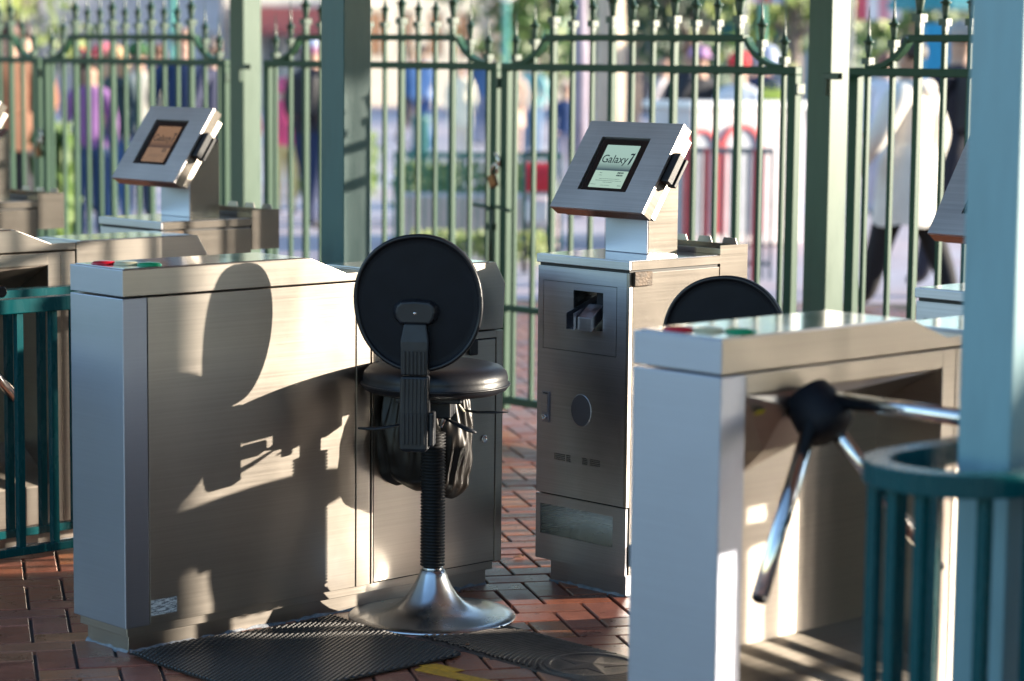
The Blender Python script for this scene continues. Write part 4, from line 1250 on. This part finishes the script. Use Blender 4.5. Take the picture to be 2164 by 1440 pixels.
building('cream building with pink roof edge and orange window far beyond the gates', 755, 1015, 78, 4.1, (.80, .74, .62), (.55, .33, .30), 1, 4, winc=(.62, .25, .08), base=1.5, win_h=1.5)  # panes are a plain orange colour
building('long grey blue building far behind the people on the left', 90, 470, 70, 3.6, (.44, .46, .52), (.36, .30, .30), 1, 6, winc=(.2, .22, .28))
building('cream shop front with red awning far behind the two left posts', 470, 745, 74, 4.6, (.80, .74, .64), (.45, .16, .14), 1, 4, awn=(.55, .14, .12))
building('brown and olive building at the top left beyond the gates', -350, 75, 62, 4.2, (.42, .36, .30), (.30, .26, .18), 1, 5)
building('tan building with teal trim far behind the tree trunk', 1020, 1420, 90, 4.0, (.50, .46, .42), (.10, .26, .24), 1, 6, awn=(.08, .30, .28))
building('dark brown building far behind the crowd at right', 1420, 1830, 70, 3.9, (.16, .13, .13), (.08, .14, .13), 1, 6, awn=(.02, .16, .15))  # walls, roof and awning in dark tones
building('pale building with dark windows at the far right', 1835, 2500, 64, 4.0, (.40, .40, .38), (.12, .24, .22), 1, 7)

for args in (
    ('tree with bright yellow green leaves behind the padlock', PX(1120, 42), 42, 4.6, 1.5, 2.3, .10, M['leaf'], 1500, .13),
    ('dark evergreen tree behind the lit kiosk', PX(1460, 48), 48, 5.0, 1.7, 2.2, .12, M['leaf_dark'], 1900, .16),
    ('bright green tree just left of the green fence post', PX(1665, 40), 40, 5.0, 1.5, 2.25, .12, M['leaf_bright'], 1400, .13),
    ('green tree between the flags and the teal umbrella', PX(1905, 46), 46, 5.0, 1.6, 2.4, .12, M['leaf'], 1500, .13),
    ('pale leafed tree at the top left edge', PX(40, 50), 50, 5.0, 2.0, 2.7, .12, M['leaf_bright'], 1300, .15),
    ('green tree far behind the gates above the kiosk display', PX(1330, 55), 55, 6.0, 2.2, 3.0, .14, M['leaf'], 1600, .18),
    ('pale green tree behind the grey building', PX(330, 84), 84, 6.0, 3.4, 4.0, .2, M['leaf_bright'], 1500, .25),
    ('large green tree far off at right', PX(1760, 60), 60, 6.0, 2.5, 3.0, .15, M['leaf'], 1700, .2),
): tree(*args[:9], group='trees beyond the gates', ls=args[9])
tk = tree('pale ringed palm trunk rising behind the lit display', PX(1278, 26), 26, 6, 1.6, 6.2, .15, M['leaf_dark'], 260, ls=.5, name='palm_tree', trunkcol=(.52, .42, .33))
tree('slim grey purple tree trunk left of the palm trunk', PX(1216, 24), 24, 5, 1.5, 5.2, .075, M['leaf'], 500, ls=.12, trunkcol=(.30, .26, .32))
# distant belt of trees closing the horizon
rr = random.Random(5); vs, fs = [], []
for i in range(16000):
    a = rr.uniform(-1.9, 1.9); d = rr.uniform(125, 165); x, y = math.sin(a) * d, math.cos(a) * d
    z = rr.random() ** .8 * (7.5 + 2.5 * math.sin(a * 17) + 1.5 * math.sin(a * 41 + 1))
    p = Vector((x, y, z)); s = rr.uniform(.6, 1.3); u = Vector((rr.gauss(0, 1), rr.gauss(0, 1), rr.gauss(0, 1))).normalized(); w = u.orthogonal().normalized()
    k = len(vs); vs += [p + u * s, p + w * s * .8, p - u * s, p - w * s * .8]; fs.append((k, k + 1, k + 2, k + 3))
me = bpy.data.meshes.new('treeline'); me.from_pydata(vs, [], fs); me.materials.append(M['leaf'])
tl = bpy.data.objects.new('treeline', me); COL.objects.link(tl); tag(tl, 'far belt of green trees closing the plaza', 'trees', kind='stuff')

# lamp posts
def lamp(label, x, y, h, col=(.10, .36, .30)):
    t = thing('street_lamp', label, 'street lamp', (x, y, 0), 0, 'teal lamp posts with white globes')
    bm = BM(); lathe(bm, [(.14, 0), (.14, .15), (.10, .2), (.075, .6), (.05, .7), (.045, h - .25), (.07, h - .22), (.03, h - .15)], 16); obj('pole', bm, C_(col, .4), t, smooth=True)
    bm = BM(); lathe(bm, [(.03, h - .15), (.11, h - .08), (.13, h + .02), (.10, h + .12), (.02, h + .17)], 16); obj('globe', bm, C_((.85, .83, .78), .3), t, smooth=True)
    return t
lamp('teal lamp post with white globe above the navy jacketed man', PX(365, 34), 34, 2.70)
lamp('pale teal lamp post behind the meeting gates', PX(1062, 36), 36, 2.5)
lamp('teal lamp post in the crowd behind the counter', PX(1600, 34), 34, 2.9)
# flags
def flag(label, px0, px1, z0, z1, Y, cols):
    t = thing('banner', label, 'banner', (PX((px0 + px1) / 2, Y), Y, 0), 0, 'hanging banners')
    w = (px1 - px0) * Y / 5089 / 2
    bm = BM(); tube(bm, [(-w - .05, 0.03, 0), (-w - .05, 0.03, z1 + .5)], .03, 8); tube(bm, [(-w - .05, 0.03, z1 + .05), (w, 0.03, z1 + .05)], .02, 8); obj('pole', bm, C_((.3, .3, .3), .5), t)
    n = len(cols)
    for i, c in enumerate(cols):
        a = -w + 2 * w * i / n; b = -w + 2 * w * (i + 1) / n
        bm = BM(); k = 6
        for q in range(k):
            za = z0 + (z1 - z0) * q / k; zb = z0 + (z1 - z0) * (q + 1) / k
            off = lambda zz, xx: .04 * math.sin(zz * 3 + xx * 5)
            bm.faces.new([bm.verts.new(p) for p in ((a, off(za, a), za), (b, off(za, b), za), (b, off(zb, b), zb), (a, off(zb, a), zb))])
        o = obj('stripe', bm, C_(c, .7), t)
        md = o.modifiers.new('th', 'SOLIDIFY'); md.thickness = .004
    return t
flag('red and violet banner left of the green post', 1570, 1640, 2.25, 3.2, 30, [(.66, .40, .55), (.62, .05, .07), (.30, .30, .60)])
flag('large red and white banner right of the green post', 1795, 1890, 2.05, 3.4, 30, [(.62, .08, .12), (.75, .68, .70), (.66, .25, .30), (.75, .66, .66)])
# umbrella cart
t = thing('market_umbrella', 'teal market umbrella beyond the person in the white coat', 'umbrella', (PX(1975, 27), 27, 0), 0)
bm = BM(); tube(bm, [(0, 0, 0), (0, 0, 2.4)], .025, 8); obj('pole', bm, C_((.5, .5, .5), .4), t)
bm = BM(); lathe(bm, [(.62, 2.12), (.60, 2.20), (.35, 2.36), (.02, 2.50)], 8, smooth=False); obj('canopy', bm, C_((.04, .24, .28), .7), t)
t = thing('market_umbrella', 'cream umbrella added out of view to shade the top of the dark teal post', 'umbrella', (9.35, 9.69, 0), 0, 'added shade umbrellas')  # unseen umbrella put in so the upper teal post falls in shade
bm = BM(); tube(bm, [(0, 0, 0), (0, 0, 3.8)], .03, 8); obj('pole', bm, C_((.5, .5, .5), .4), t)
bm = BM(); lathe(bm, [(.60, 3.24), (.58, 3.34), (.40, 3.72), (.02, 4.05)], 8, smooth=False); obj('canopy', bm, C_((.6, .56, .5), .7), t)
t = thing('market_umbrella', 'low cream umbrella added out of view to shade the cap of the turnstile with arms', 'umbrella', (9.46, 6.50, 0), 0, 'added shade umbrellas')  # invented occluder, keeps direct sun off the right cabinet's cap
bm = BM(); tube(bm, [(0, 0, 0), (0, 0, 2.7)], .03, 8); obj('pole', bm, C_((.5, .5, .5), .4), t)
bm = BM(); lathe(bm, [(.80, 2.25), (.79, 2.34), (.60, 2.60), (.02, 2.88)], 10, smooth=False); obj('canopy', bm, C_((.6, .56, .5), .7), t)
t = thing('blue_cart', 'bright blue cart under the teal umbrella', 'cart', (PX(2005, 26), 26, 0), 0)
bm = BM(); box(bm, -.35, .35, -.2, .3, .25, 1.95); obj('body', bm, C_((.01, .25, .45), .5), t, bevel=.03)
for s in (-.25, .25):
    bm = BM(); tube(bm, [(s - .03, -.22, .14), (s + .03, -.22, .14)], .14, 16); obj('wheel', bm, M['rubber'], t)
# counter with arches
t = thing('counter', 'white counter with red trimmed arches where people lean', 'counter', (PX(1575, 20.2), 20.2, 0), R(32))
CWd = .60
bm = BM(); box(bm, -CWd, CWd, 0, .6, 0, 1.14); obj('body', bm, C_((.62, .57, .57), .6), t, bevel=.02)
bm = BM(); box(bm, -CWd - .03, CWd + .03, -.05, .65, 1.14, 1.20); obj('top', bm, C_((.82, .80, .78), .5), t, bevel=.01)
for xc, r_ in ((-.08, .21), (-.50, .17)):
    bm = BM(); pr = None
    outer = [(xc + math.copysign(r_, -1), .1)] + [(xc - r_ * math.cos(a), .82 + r_ * .95 * math.sin(a)) for a in [math.pi * k / 16 for k in range(17)]] + [(xc + r_, .1)]
    inner = [(xc - r_ * .80, .1)] + [(xc - r_ * .8 * math.cos(a), .82 + r_ * .76 * math.sin(a)) for a in [math.pi * k / 16 for k in range(17)]] + [(xc + r_ * .8, .1)]
    for i in range(len(outer) - 1):
        q = [(*outer[i],), (*outer[i + 1],), (*inner[i + 1],), (*inner[i],)]
        disc_prism(bm, [(a, -.04, b) for a, b in q], [(a, -.001, b) for a, b in q])
    obj('arch_trim', bm, C_((.55, .06, .07), .5), t)
    bm = BM(); disc_prism(bm, [(a, -.012, b) for a, b in inner], [(a, -.001, b) for a, b in inner]); obj('arch_panel', bm, C_((.40, .42, .46), .5), t)
# small railings
def lowrail(label, px0, px1, Y, h, col, n, group='low garden rails', postc=None):
    x0, x1 = PX(px0, Y), PX(px1, Y)
    t = thing('low_railing', label, 'railing', ((x0 + x1) / 2, Y, 0), 0, group); w = (x1 - x0) / 2
    bm = BM(); box(bm, -w, w, -.02, .02, h - .04, h); obj('rail', bm, C_(col, .5), t)
    bm = BM(); box(bm, -w, w, -.022, -.012, .10, .13); obj('rail', bm, C_(col, .5), t)
    me = None
    for k in range(n + 1):
        if me is None:
            bm = BM(); box(bm, -.011, .011, -.011, .011, 0, h - .04); b = obj('baluster', bm, C_(col, .5), t); me = b.data
        else: b = bpy.data.objects.new('baluster', me); COL.objects.link(b); b.parent = t
        b.location = (-w + .012 + (2 * w - .024) * k / n, 0.0, 0)
    return t
lowrail('low dark green garden rail beyond the meeting gates', 828, 1185, 19.0, .80, (.03, .17, .13), 22)
lowrail('grey rail in front of the white counter', 1385, 1630, 17.0, .93, (.16, .22, .24), 14)
for i, px in enumerate((1452, 1488, 1592)):
    bm = BM(); box(bm, -.022, .022, -.022, .022, 0, .93)
    o = obj('bollard', bm, C_((.42, .07, .08), .5), None, loc=(PX(px, 16.8), 16.8, 0), bevel=.005)
    tag(o, ['leftmost red square bollard in front of the counter', 'red bollard beside the leftmost one in front of the counter', 'rightmost red bollard in front of the counter'][i], 'bollard', 'red bollards in front of the counter')
t = thing('planter', 'long pink planter bed behind the low green rail', 'planter', (PX(1005, 19.6), 19.6, 0), 0)
bm = BM(); box(bm, -.66, .66, 0, .5, 0, .42); obj('planter_wall', bm, C_((.80, .58, .55), .8), t, bevel=.01)
shrub('yellow green low flowers in front of the low green rail', PX(1020, 18.3), 18.3, .55, .2, .22, M['leaf_bright'], 700, group='low plants', ls=.035)
shrub('clipped green hedge behind the low green rail', PX(1000, 21), 21, .70, .3, .62, M['leaf_bright'], 1000, name='hedge', group='low plants', ls=.05)
shrub('small green hedge left of the padlock gates', PX(900, 22.5), 22.5, .30, .3, .55, M['leaf'], 500, name='hedge', group='low plants', ls=.05)
shrub('tall grassy plant at left behind the gate padlock', PX(112, 17), 17, .12, .1, 1.0, M['leaf'], 200, group='low plants', ls=.10)
shrub('bush behind the black stool backrest', PX(700, 27), 27, .5, .3, .7, M['leaf'], 700, group='low plants')
bm = BM(); lathe(bm, [(.10, 0), (.11, .75), (.12, .76), (.11, .82), (.02, .84)], 20); o = obj('litter_bin', bm, C_((.03, .14, .14), .5), None, smooth=True, loc=(PX(885, 30), 30, 0)); tag(o, 'dark teal litter bin standing in the sunny plaza', 'litter bin')
t = thing('stroller', 'red and white stroller parked by the low green rail', 'stroller', (PX(1138, 17.5), 17.5, 0), 0)
bm = BM()
pr = None
for k in range(9):
    a = math.pi * (.05 + .7 * k / 8); q = [bm.verts.new((s, -.18 * math.cos(a), .55 + .24 * math.sin(a))) for s in (-.10, .10)]
    if pr: bm.faces.new((pr[0], q[0], q[1], pr[1]))
    pr = q
o = obj('hood', bm, C_((.60, .02, .03), .7), t); o.modifiers.new('t', 'SOLIDIFY').thickness = .01
bm = BM(); box(bm, -.10, .10, -.16, .16, .34, .54); obj('seat', bm, C_((.75, .72, .70), .8), t, bevel=.05)
bm = BM(); tube(bm, [(-.10, -.2, .12), (-.10, .12, .55), (-.10, .25, .85)], .012, 6); tube(bm, [(.10, -.2, .12), (.10, .12, .55), (.10, .25, .85)], .012, 6); tube(bm, [(-.10, .25, .85), (.10, .25, .85)], .014, 6); obj('frame', bm, M['black_plastic'], t)
for sx in (-.11, .11):
    for sy in (-.2, .18):
        bm = BM(); tube(bm, [(sx - .015, sy, .09), (sx + .015, sy, .09)], .09, 14); obj('wheel', bm, M['rubber'], t)

# ------------------------------------------------------------------ people
SKIN_C = [(.50, .30, .21), (.42, .24, .16), (.58, .36, .27)]
def person(label, x, y, h, face, top, legs, hair, hat=None, pose='stand', coat=0.0, bulk=1.0, skin=0, group='visitors on the plaza', extra=None, longhair=False):
    """face: heading in degrees, 0 = looks to the camera (-y), 90 = looks to the right (+x), 180 = away"""
    t = thing('person', label, 'person', (x, y, 0), R(face), group)
    k = h / 1.72
    V = {}; E = []; RAD = {}
    def v(n, p, r): V[n] = (Vector(p) * k); RAD[n] = r * k
    st = {'stand': 0.0, 'walk': .23, 'lean': .05}[pose]
    lean = .28 if pose == 'lean' else 0.0
    b = bulk
    v('pel', (0, 0, .94), .135 * b); v('waist', (0, -lean * .3, 1.08), .125 * b); v('chest', (0, -lean * .8, 1.28), .150 * b); v('neck0', (0, -lean, 1.43), .075); v('neck', (0, -lean - .01, 1.50), .052); 
    v('head0', (0, -lean - .015, 1.57), .078); v('head', (0, -lean - .01, 1.645), .086)
    for s, n in ((-1, 'l'), (1, 'r')):
        v('sh' + n, (s * .155 * b, -lean * .95, 1.385), .078 * b)
        if pose == 'walk':
            v('el' + n, (s * .23 * b, (.10 if s < 0 else -.08) - .0, 1.13), .055 * b); v('wr' + n, (s * .22 * b, (.05 if s < 0 else -.22), .93), .037 * b)
        elif pose == 'lean':
            v('el' + n, (s * .24 * b, -.28, 1.16), .053 * b); v('wr' + n, (s * .14 * b, -.48, 1.14), .036 * b)
        else:
            v('el' + n, (s * .225 * b, .02, 1.12), .053 * b); v('wr' + n, (s * .20 * b, -.11, .92), .036 * b)
        v('hd' + n, tuple((V['wr' + n] / k) + Vector((0, -.02, -.07))), .033)
        f = st * s
        v('hip' + n, (s * .085, 0, .86), .10 * b); v('kn' + n, (s * .095, -f * .55 - .02 * (pose != 'walk'), .49 + abs(f) * .02), .072 * b)
        v('an' + n, (s * .095, -f + (.05 if f < 0 else 0), .09 + (.05 if f < 0 else 0)), .052 * b); v('to' + n, (s * .105, -f - .14, .035 + (.0 if f >= 0 else .0)), .034)
        E += [('pel', 'hip' + n), ('hip' + n, 'kn' + n), ('kn' + n, 'an' + n), ('an' + n, 'to' + n), ('neck0', 'sh' + n), ('sh' + n, 'el' + n), ('el' + n, 'wr' + n), ('wr' + n, 'hd' + n)]
    E += [('pel', 'waist'), ('waist', 'chest'), ('chest', 'neck0'), ('neck0', 'neck'), ('neck', 'head0'), ('head0', 'head')]
    names = list(V); idx = {n: i for i, n in enumerate(names)}
    me = bpy.data.meshes.new('body_src'); me.from_pydata([V[n] for n in names], [(idx[a], idx[c]) for a, c in E], [])
    o = bpy.data.objects.new('body_src', me); COL.objects.link(o)
    o.modifiers.new('skin', 'SKIN')
    sv = me.skin_vertices[0].data
    for n in names:
        sv[idx[n]].radius = (RAD[n], RAD[n] * (.80 if n in ('waist', 'chest', 'pel', 'neck0') else 1.0)); sv[idx[n]].use_root = n == 'pel'
    sb = o.modifiers.new('sub', 'SUBSURF'); sb.levels = 2; sb.render_levels = 2
    dg = bpy.context.evaluated_depsgraph_get(); bme = bpy.data.meshes.new_from_object(o.evaluated_get(dg))
    bpy.data.objects.remove(o); bpy.data.meshes.remove(me)
    body = bpy.data.objects.new('body', bme); bme.name = 'body'; COL.objects.link(body); body.parent = t
    bme.materials.clear()
    for m_ in (C_(SKIN_C[skin], .55), C_(top, .85), C_(legs, .85), C_((.03, .028, .03), .6)): bme.materials.append(m_)
    wl, wrr = V['wrl'], V['wrr']
    for p in bme.polygons:
        c = p.center; p.use_smooth = True
        z = c.z / k
        if z < .085: mi = 3
        elif (c - V['hdl']).length < .07 * k or (c - V['hdr']).length < .07 * k: mi = 0
        elif z > 1.475 and abs(c.x) < .11 * k: mi = 0
        elif z > .90 - coat * .5 or abs(c.x) > .19 * k * b: mi = 1
        else: mi = 2
        p.material_index = mi
    hp = V['head']
    # face: nose, ears, eyes
    bm = BM()
    tube(bm, [hp + Vector((0, -.078, .0)) * k, hp + Vector((0, -.098, -.028)) * k], [.008 * k, .014 * k], 6)
    obj('nose', bm, C_(SKIN_C[skin], .55), t, smooth=True)
    for s in (-1, 1):
        bm = BM(); lathe(bm, [(.004 * k, -.025 * k), (.014 * k, -.01 * k), (.015 * k, .012 * k), (.004 * k, .025 * k)], 8, c=tuple(hp + Vector((s * .086, .0, -.012)) * k), sx=.6)
        obj('ear', bm, C_(SKIN_C[skin], .55), t, smooth=True)
    bm = BM()
    for s in (-1, 1): lathe(bm, [(.002 * k, -.006 * k), (.009 * k, 0), (.002 * k, .006 * k)], 8, c=tuple(hp + Vector((s * .032, -.078, .006)) * k))
    box(bm, hp.x - .022 * k, hp.x + .022 * k, hp.y - .086 * k, hp.y - .078 * k, hp.z - .058 * k, hp.z - .052 * k)
    obj('eyes', bm, C_((.05, .02, .02), .4), t, smooth=True)
    # hair cap
    bm = BM(); n = 16; rings = []
    for j in range(8):
        a = j / 7 * (math.pi * .62); rings.append([bm.verts.new(hp + Vector(((.094 * math.sin(a) * math.cos(q)), .012 + .102 * math.sin(a) * math.sin(q), .012 + .100 * math.cos(a) + (.045 * math.sin(a) * max(0, -math.sin(q)))) ) * k) for q in [2 * math.pi * i / n for i in range(n)]])
    for a_, b_ in zip(rings, rings[1:]):
        for i in range(n):
            try: bm.faces.new((a_[i], a_[(i + 1) % n], b_[(i + 1) % n], b_[i]))
            except ValueError: pass
    if longhair:
        tube(bm, [hp + Vector((0, .06, .02)) * k, hp + Vector((0, .085, -.10)) * k, hp + Vector((0, .08, -.28)) * k], [.07 * k, .085 * k, .045 * k], 10)
        for s in (-1, 1): tube(bm, [hp + Vector((s * .08, .01, .0)) * k, hp + Vector((s * .095, .0, -.12)) * k, hp + Vector((s * .08, -.02, -.25)) * k], [.03 * k, .035 * k, .015 * k], 8)
    obj('hair', bm, C_(hair, .6), t, smooth=True)
    if hat:
        col, kind = hat
        bm = BM()
        if kind == 'beanie':
            lathe(bm, [(.098 * k, .0), (.104 * k, .02 * k), (.102 * k, .06 * k), (.08 * k, .11 * k), (.02 * k, .135 * k)], 16, c=tuple(hp + Vector((0, .005, .01)) * k))
            hb_ = obj('hat', bm, C_(col, .9), t, smooth=True)
            bm = BM(); lathe(bm, [(.005 * k, -.03 * k), (.03 * k, -.01 * k), (.03 * k, .015 * k), (.005 * k, .03 * k)], 10, c=tuple(hp + Vector((0, .005, .165)) * k)); obj('pompom', bm, C_((.82, .80, .80), .9), hb_, smooth=True)
        elif kind == 'cap':
            lathe(bm, [(.098 * k, .0), (.100 * k, .03 * k), (.085 * k, .08 * k), (.02 * k, .11 * k)], 16, c=tuple(hp + Vector((0, .005, .02)) * k))
            disc_prism(bm, [tuple(hp + Vector(p) * k) for p in ((-.07, -.07, .025), (-.06, -.16, .015), (.06, -.16, .015), (.07, -.07, .025))], [tuple(hp + Vector(p) * k) for p in ((-.07, -.07, .033), (-.06, -.16, .023), (.06, -.16, .023), (.07, -.07, .033))])
            obj('hat', bm, C_(col, .8), t, smooth=False)
        elif kind == 'bow':
            pts = [hp + Vector((.10 * math.cos(a), .0, .02 + .105 * math.sin(a))) * k for a in [math.pi * i / 10 for i in range(11)]]
            tube(bm, pts, .008 * k, 6)
            for s in (-1, 1): tube(bm, [hp + Vector((0, 0, .13)) * k, hp + Vector((s * .06, 0, .165)) * k, hp + Vector((s * .10, 0, .16)) * k], [.012 * k, .032 * k, .04 * k], 10, squash=.5)
            obj('headband', bm, C_(col, .6), t, smooth=True)
        elif kind == 'hood':
            lathe(bm, [(.06 * k, -.10 * k), (.115 * k, -.07 * k), (.125 * k, .02 * k), (.10 * k, .09 * k), (.02 * k, .125 * k)], 16, c=tuple(hp + Vector((0, .035, .0)) * k)); obj('hood', bm, C_(col, .85), t, smooth=True)
    if coat > 0:   # flared coat skirt
        bm = BM(); sec = [(.128 * b, 1.06), (.150 * b, .96), (.175 * b, .90 - coat)]
        rings = [[bm.verts.new((r_ * 1.15 * k * math.cos(q), r_ * .95 * k * math.sin(q), z_ * k + .012 * k * math.sin(5 * q))) for q in [2 * math.pi * i / 24 for i in range(24)]] for r_, z_ in sec]
        for a_, b_ in zip(rings, rings[1:]):
            for i in range(24): bm.faces.new((a_[i], a_[(i + 1) % 24], b_[(i + 1) % 24], b_[i]))
        obj('coat_skirt', bm, C_(top, .85), t, smooth=True)
    if extra == 'backpack':
        bm = BM(); box(bm, -.14 * k, .14 * k, .10 * k, .24 * k, 1.05 * k, 1.42 * k); obj('backpack', bm, C_((.02, .02, .025), .8), t, bevel=.03)
    if extra == 'hoodroll':
        bm = BM(); tube(bm, [(-.13 * k, -.02 * k, 1.45 * k), (-.08 * k, .09 * k, 1.44 * k), (0, .12 * k, 1.43 * k), (.08 * k, .09 * k, 1.44 * k), (.13 * k, -.02 * k, 1.45 * k)], [.03 * k, .05 * k, .06 * k, .05 * k, .03 * k], 10); obj('folded_hood', bm, C_((.78, .72, .66), .85), t, smooth=True)
    return t
WHITE = (.74, .70, .64)
person('person in a long cream white coat and black trousers walking left beyond the gate', PX(1915, 15.0), 15.0, 1.66, -122, WHITE, (.012, .012, .016), (.03, .02, .018), pose='walk', coat=.34, bulk=1.32, extra='hoodroll', skin=0)
person('person in a dark jacket and backpack just behind the one in the cream coat', PX(2022, 16.3), 16.3, 1.78, -150, (.022, .022, .035), (.02, .022, .04), (.30, .27, .25), pose='walk', bulk=1.15, extra='backpack')
person('person in black leaning over the left end of the counter', PX(1432, 21.2), 21.2, 1.62, 30, (.02, .022, .03), (.02, .02, .03), (.20, .10, .14), pose='lean', hat=((.45, .25, .45), 'cap'))
person('person in a black jacket leaning beside the red and white knitted hat', PX(1490, 21.6), 21.6, 1.68, -40, (.018, .02, .03), (.03, .03, .04), (.25, .12, .07), pose='lean', bulk=1.15)
person('person in a red knitted hat and pale grey blue coat behind the counter', PX(1536, 20.95), 20.95, 1.56, 10, (.50, .54, .62), (.05, .06, .10), (.05, .03, .02), hat=((.62, .04, .05), 'beanie'), pose='lean')
person('person in a pale blue coat right of the red knitted hat', PX(1580, 21.7), 21.7, 1.60, 200, (.60, .64, .72), (.30, .34, .42), (.30, .20, .10), bulk=1.1)
person('person in navy with a pale blue hood holding something lime green', PX(1655, 21.3), 21.3, 1.64, -60, (.02, .035, .10), (.03, .03, .05), (.05, .04, .04), hat=((.40, .45, .60), 'hood'), pose='lean', bulk=1.15)
o_ = thing('lime_bag', 'lime green bag held over the counter by the hooded person', 'bag', (PX(1622, 20.75), 20.75, 1.21), 0)
bm = BM(); box(bm, -.10, .10, -.03, .03, 0, .09); obj('bag_body', bm, C_((.50, .60, .10), .6), o_, bevel=.02)
bm = BM(); tube(bm, [(-.05, 0, .09), (-.04, 0, .14), (.04, 0, .14), (.05, 0, .09)], .006, 6); obj('handle', bm, C_((.40, .48, .10), .6), o_)
person('girl in a purple jumper and red bow headband with long black hair', PX(188, 19.8), 19.8, 1.50, 15, (.22, .10, .27), (.02, .05, .12), (.010, .008, .008), hat=((.62, .01, .03), 'bow'), longhair=True, bulk=1.0)
person('blonde person in a dark teal jacket right of the purple jumper girl', PX(246, 21.2), 21.2, 1.58, -30, (.035, .06, .07), (.04, .10, .24), (.55, .36, .18), longhair=True)
person('child in a pink red hat right behind the purple jumper girl', PX(218, 23.5), 23.5, 1.60, 0, (.60, .30, .18), (.05, .08, .16), (.3, .15, .1), hat=((.75, .16, .22), 'cap'))
person('person in a fluffy light grey coat and green hat with a white pompom', PX(290, 22.6), 22.6, 1.60, 20, (.52, .52, .46), (.03, .05, .10), (.05, .04, .03), hat=((.03, .10, .03), 'beanie'), bulk=1.25)
person('person in a turquoise jumper and brown hair above the brown display', PX(333, 23.5), 23.5, 1.60, 0, (.32, .58, .60), (.30, .45, .60), (.20, .09, .05))
person('big man in a navy jacket and light jeans above the brown display', PX(385, 22.4), 22.4, 1.74, 10, (.015, .035, .10), (.32, .45, .60), (.35, .22, .16), bulk=1.25, skin=2)
person('person in a dark navy coat just left of the fence post behind the display', PX(445, 21.8), 21.8, 1.66, 60, (.04, .045, .09), (.03, .05, .09), (.30, .22, .18), coat=.2, bulk=1.15)
person('person in a long brown fur coat at the left edge', PX(18, 19.0), 19.0, 1.74, 40, (.17, .075, .04), (.02, .02, .025), (.08, .03, .02), coat=.12, bulk=1.25)
person('person in a reddish brown coat beside the fur coat at the left edge', PX(52, 20.0), 20.0, 1.76, -20, (.30, .12, .06), (.05, .05, .06), (.03, .02, .02), coat=.10, bulk=1.1)
person('child in a bright pink jacket and yellow trousers between the two left posts', PX(597, 23.5), 23.5, 1.30, 20, (.80, .10, .22), (.62, .50, .22), (.55, .10, .18), hat=((.75, .12, .28), 'hood'), bulk=1.1)
person('person with a pale blue hat and dark backpack left of the dark teal post', PX(655, 21.5), 21.5, 1.66, 160, (.030, .025, .035), (.02, .03, .08), (.3, .1, .2), hat=((.45, .50, .65), 'cap'), pose='walk', extra='backpack', bulk=1.15)
person('person in a light blue jacket walking far off in the sunny plaza', PX(888, 38), 38, 1.70, -50, (.22, .34, .60), (.05, .10, .26), (.15, .08, .06), pose='walk', bulk=1.25)
person('person in a deep blue jacket beside the light blue one far off', PX(862, 41), 41, 1.66, 120, (.03, .10, .26), (.06, .05, .06), (.30, .2, .12), pose='walk', bulk=1.2)
person('person in a cream coat far off left of the padlock', PX(968, 36), 36, 1.45, 10, (.80, .74, .58), (.66, .60, .48), (.6, .5, .3), coat=.3, bulk=1.1)
person('person in a peach coat far off right of the gate stile', PX(1080, 37), 37, 1.46, 0, (.72, .50, .38), (.58, .40, .34), (.4, .25, .15), coat=.3)
person('person in blue far off behind the meeting gates', PX(1012, 42), 42, 1.68, 30, (.07, .16, .36), (.20, .25, .40), (.2, .12, .1), bulk=1.2)
person('person in turquoise far off right of the padlock', PX(1118, 38), 38, 1.52, -20, (.22, .46, .48), (.12, .22, .36), (.6, .55, .5), bulk=1.2)
person('person in grey behind the slim trunk', PX(1190, 30), 30, 1.2, 20, (.03, .06, .16), (.20, .2, .28), (.35, .2, .15), bulk=1.1)
person('person in white and black walking behind the lit display', PX(1395, 33), 33, 1.50, 60, (.55, .50, .50), (.02, .02, .03), (.45, .25, .18), pose='walk')
person('person in pale blue behind the cream coated one', PX(1858, 24), 24, 1.60, 0, (.62, .64, .72), (.45, .42, .48), (.2, .1, .08), bulk=1.2)
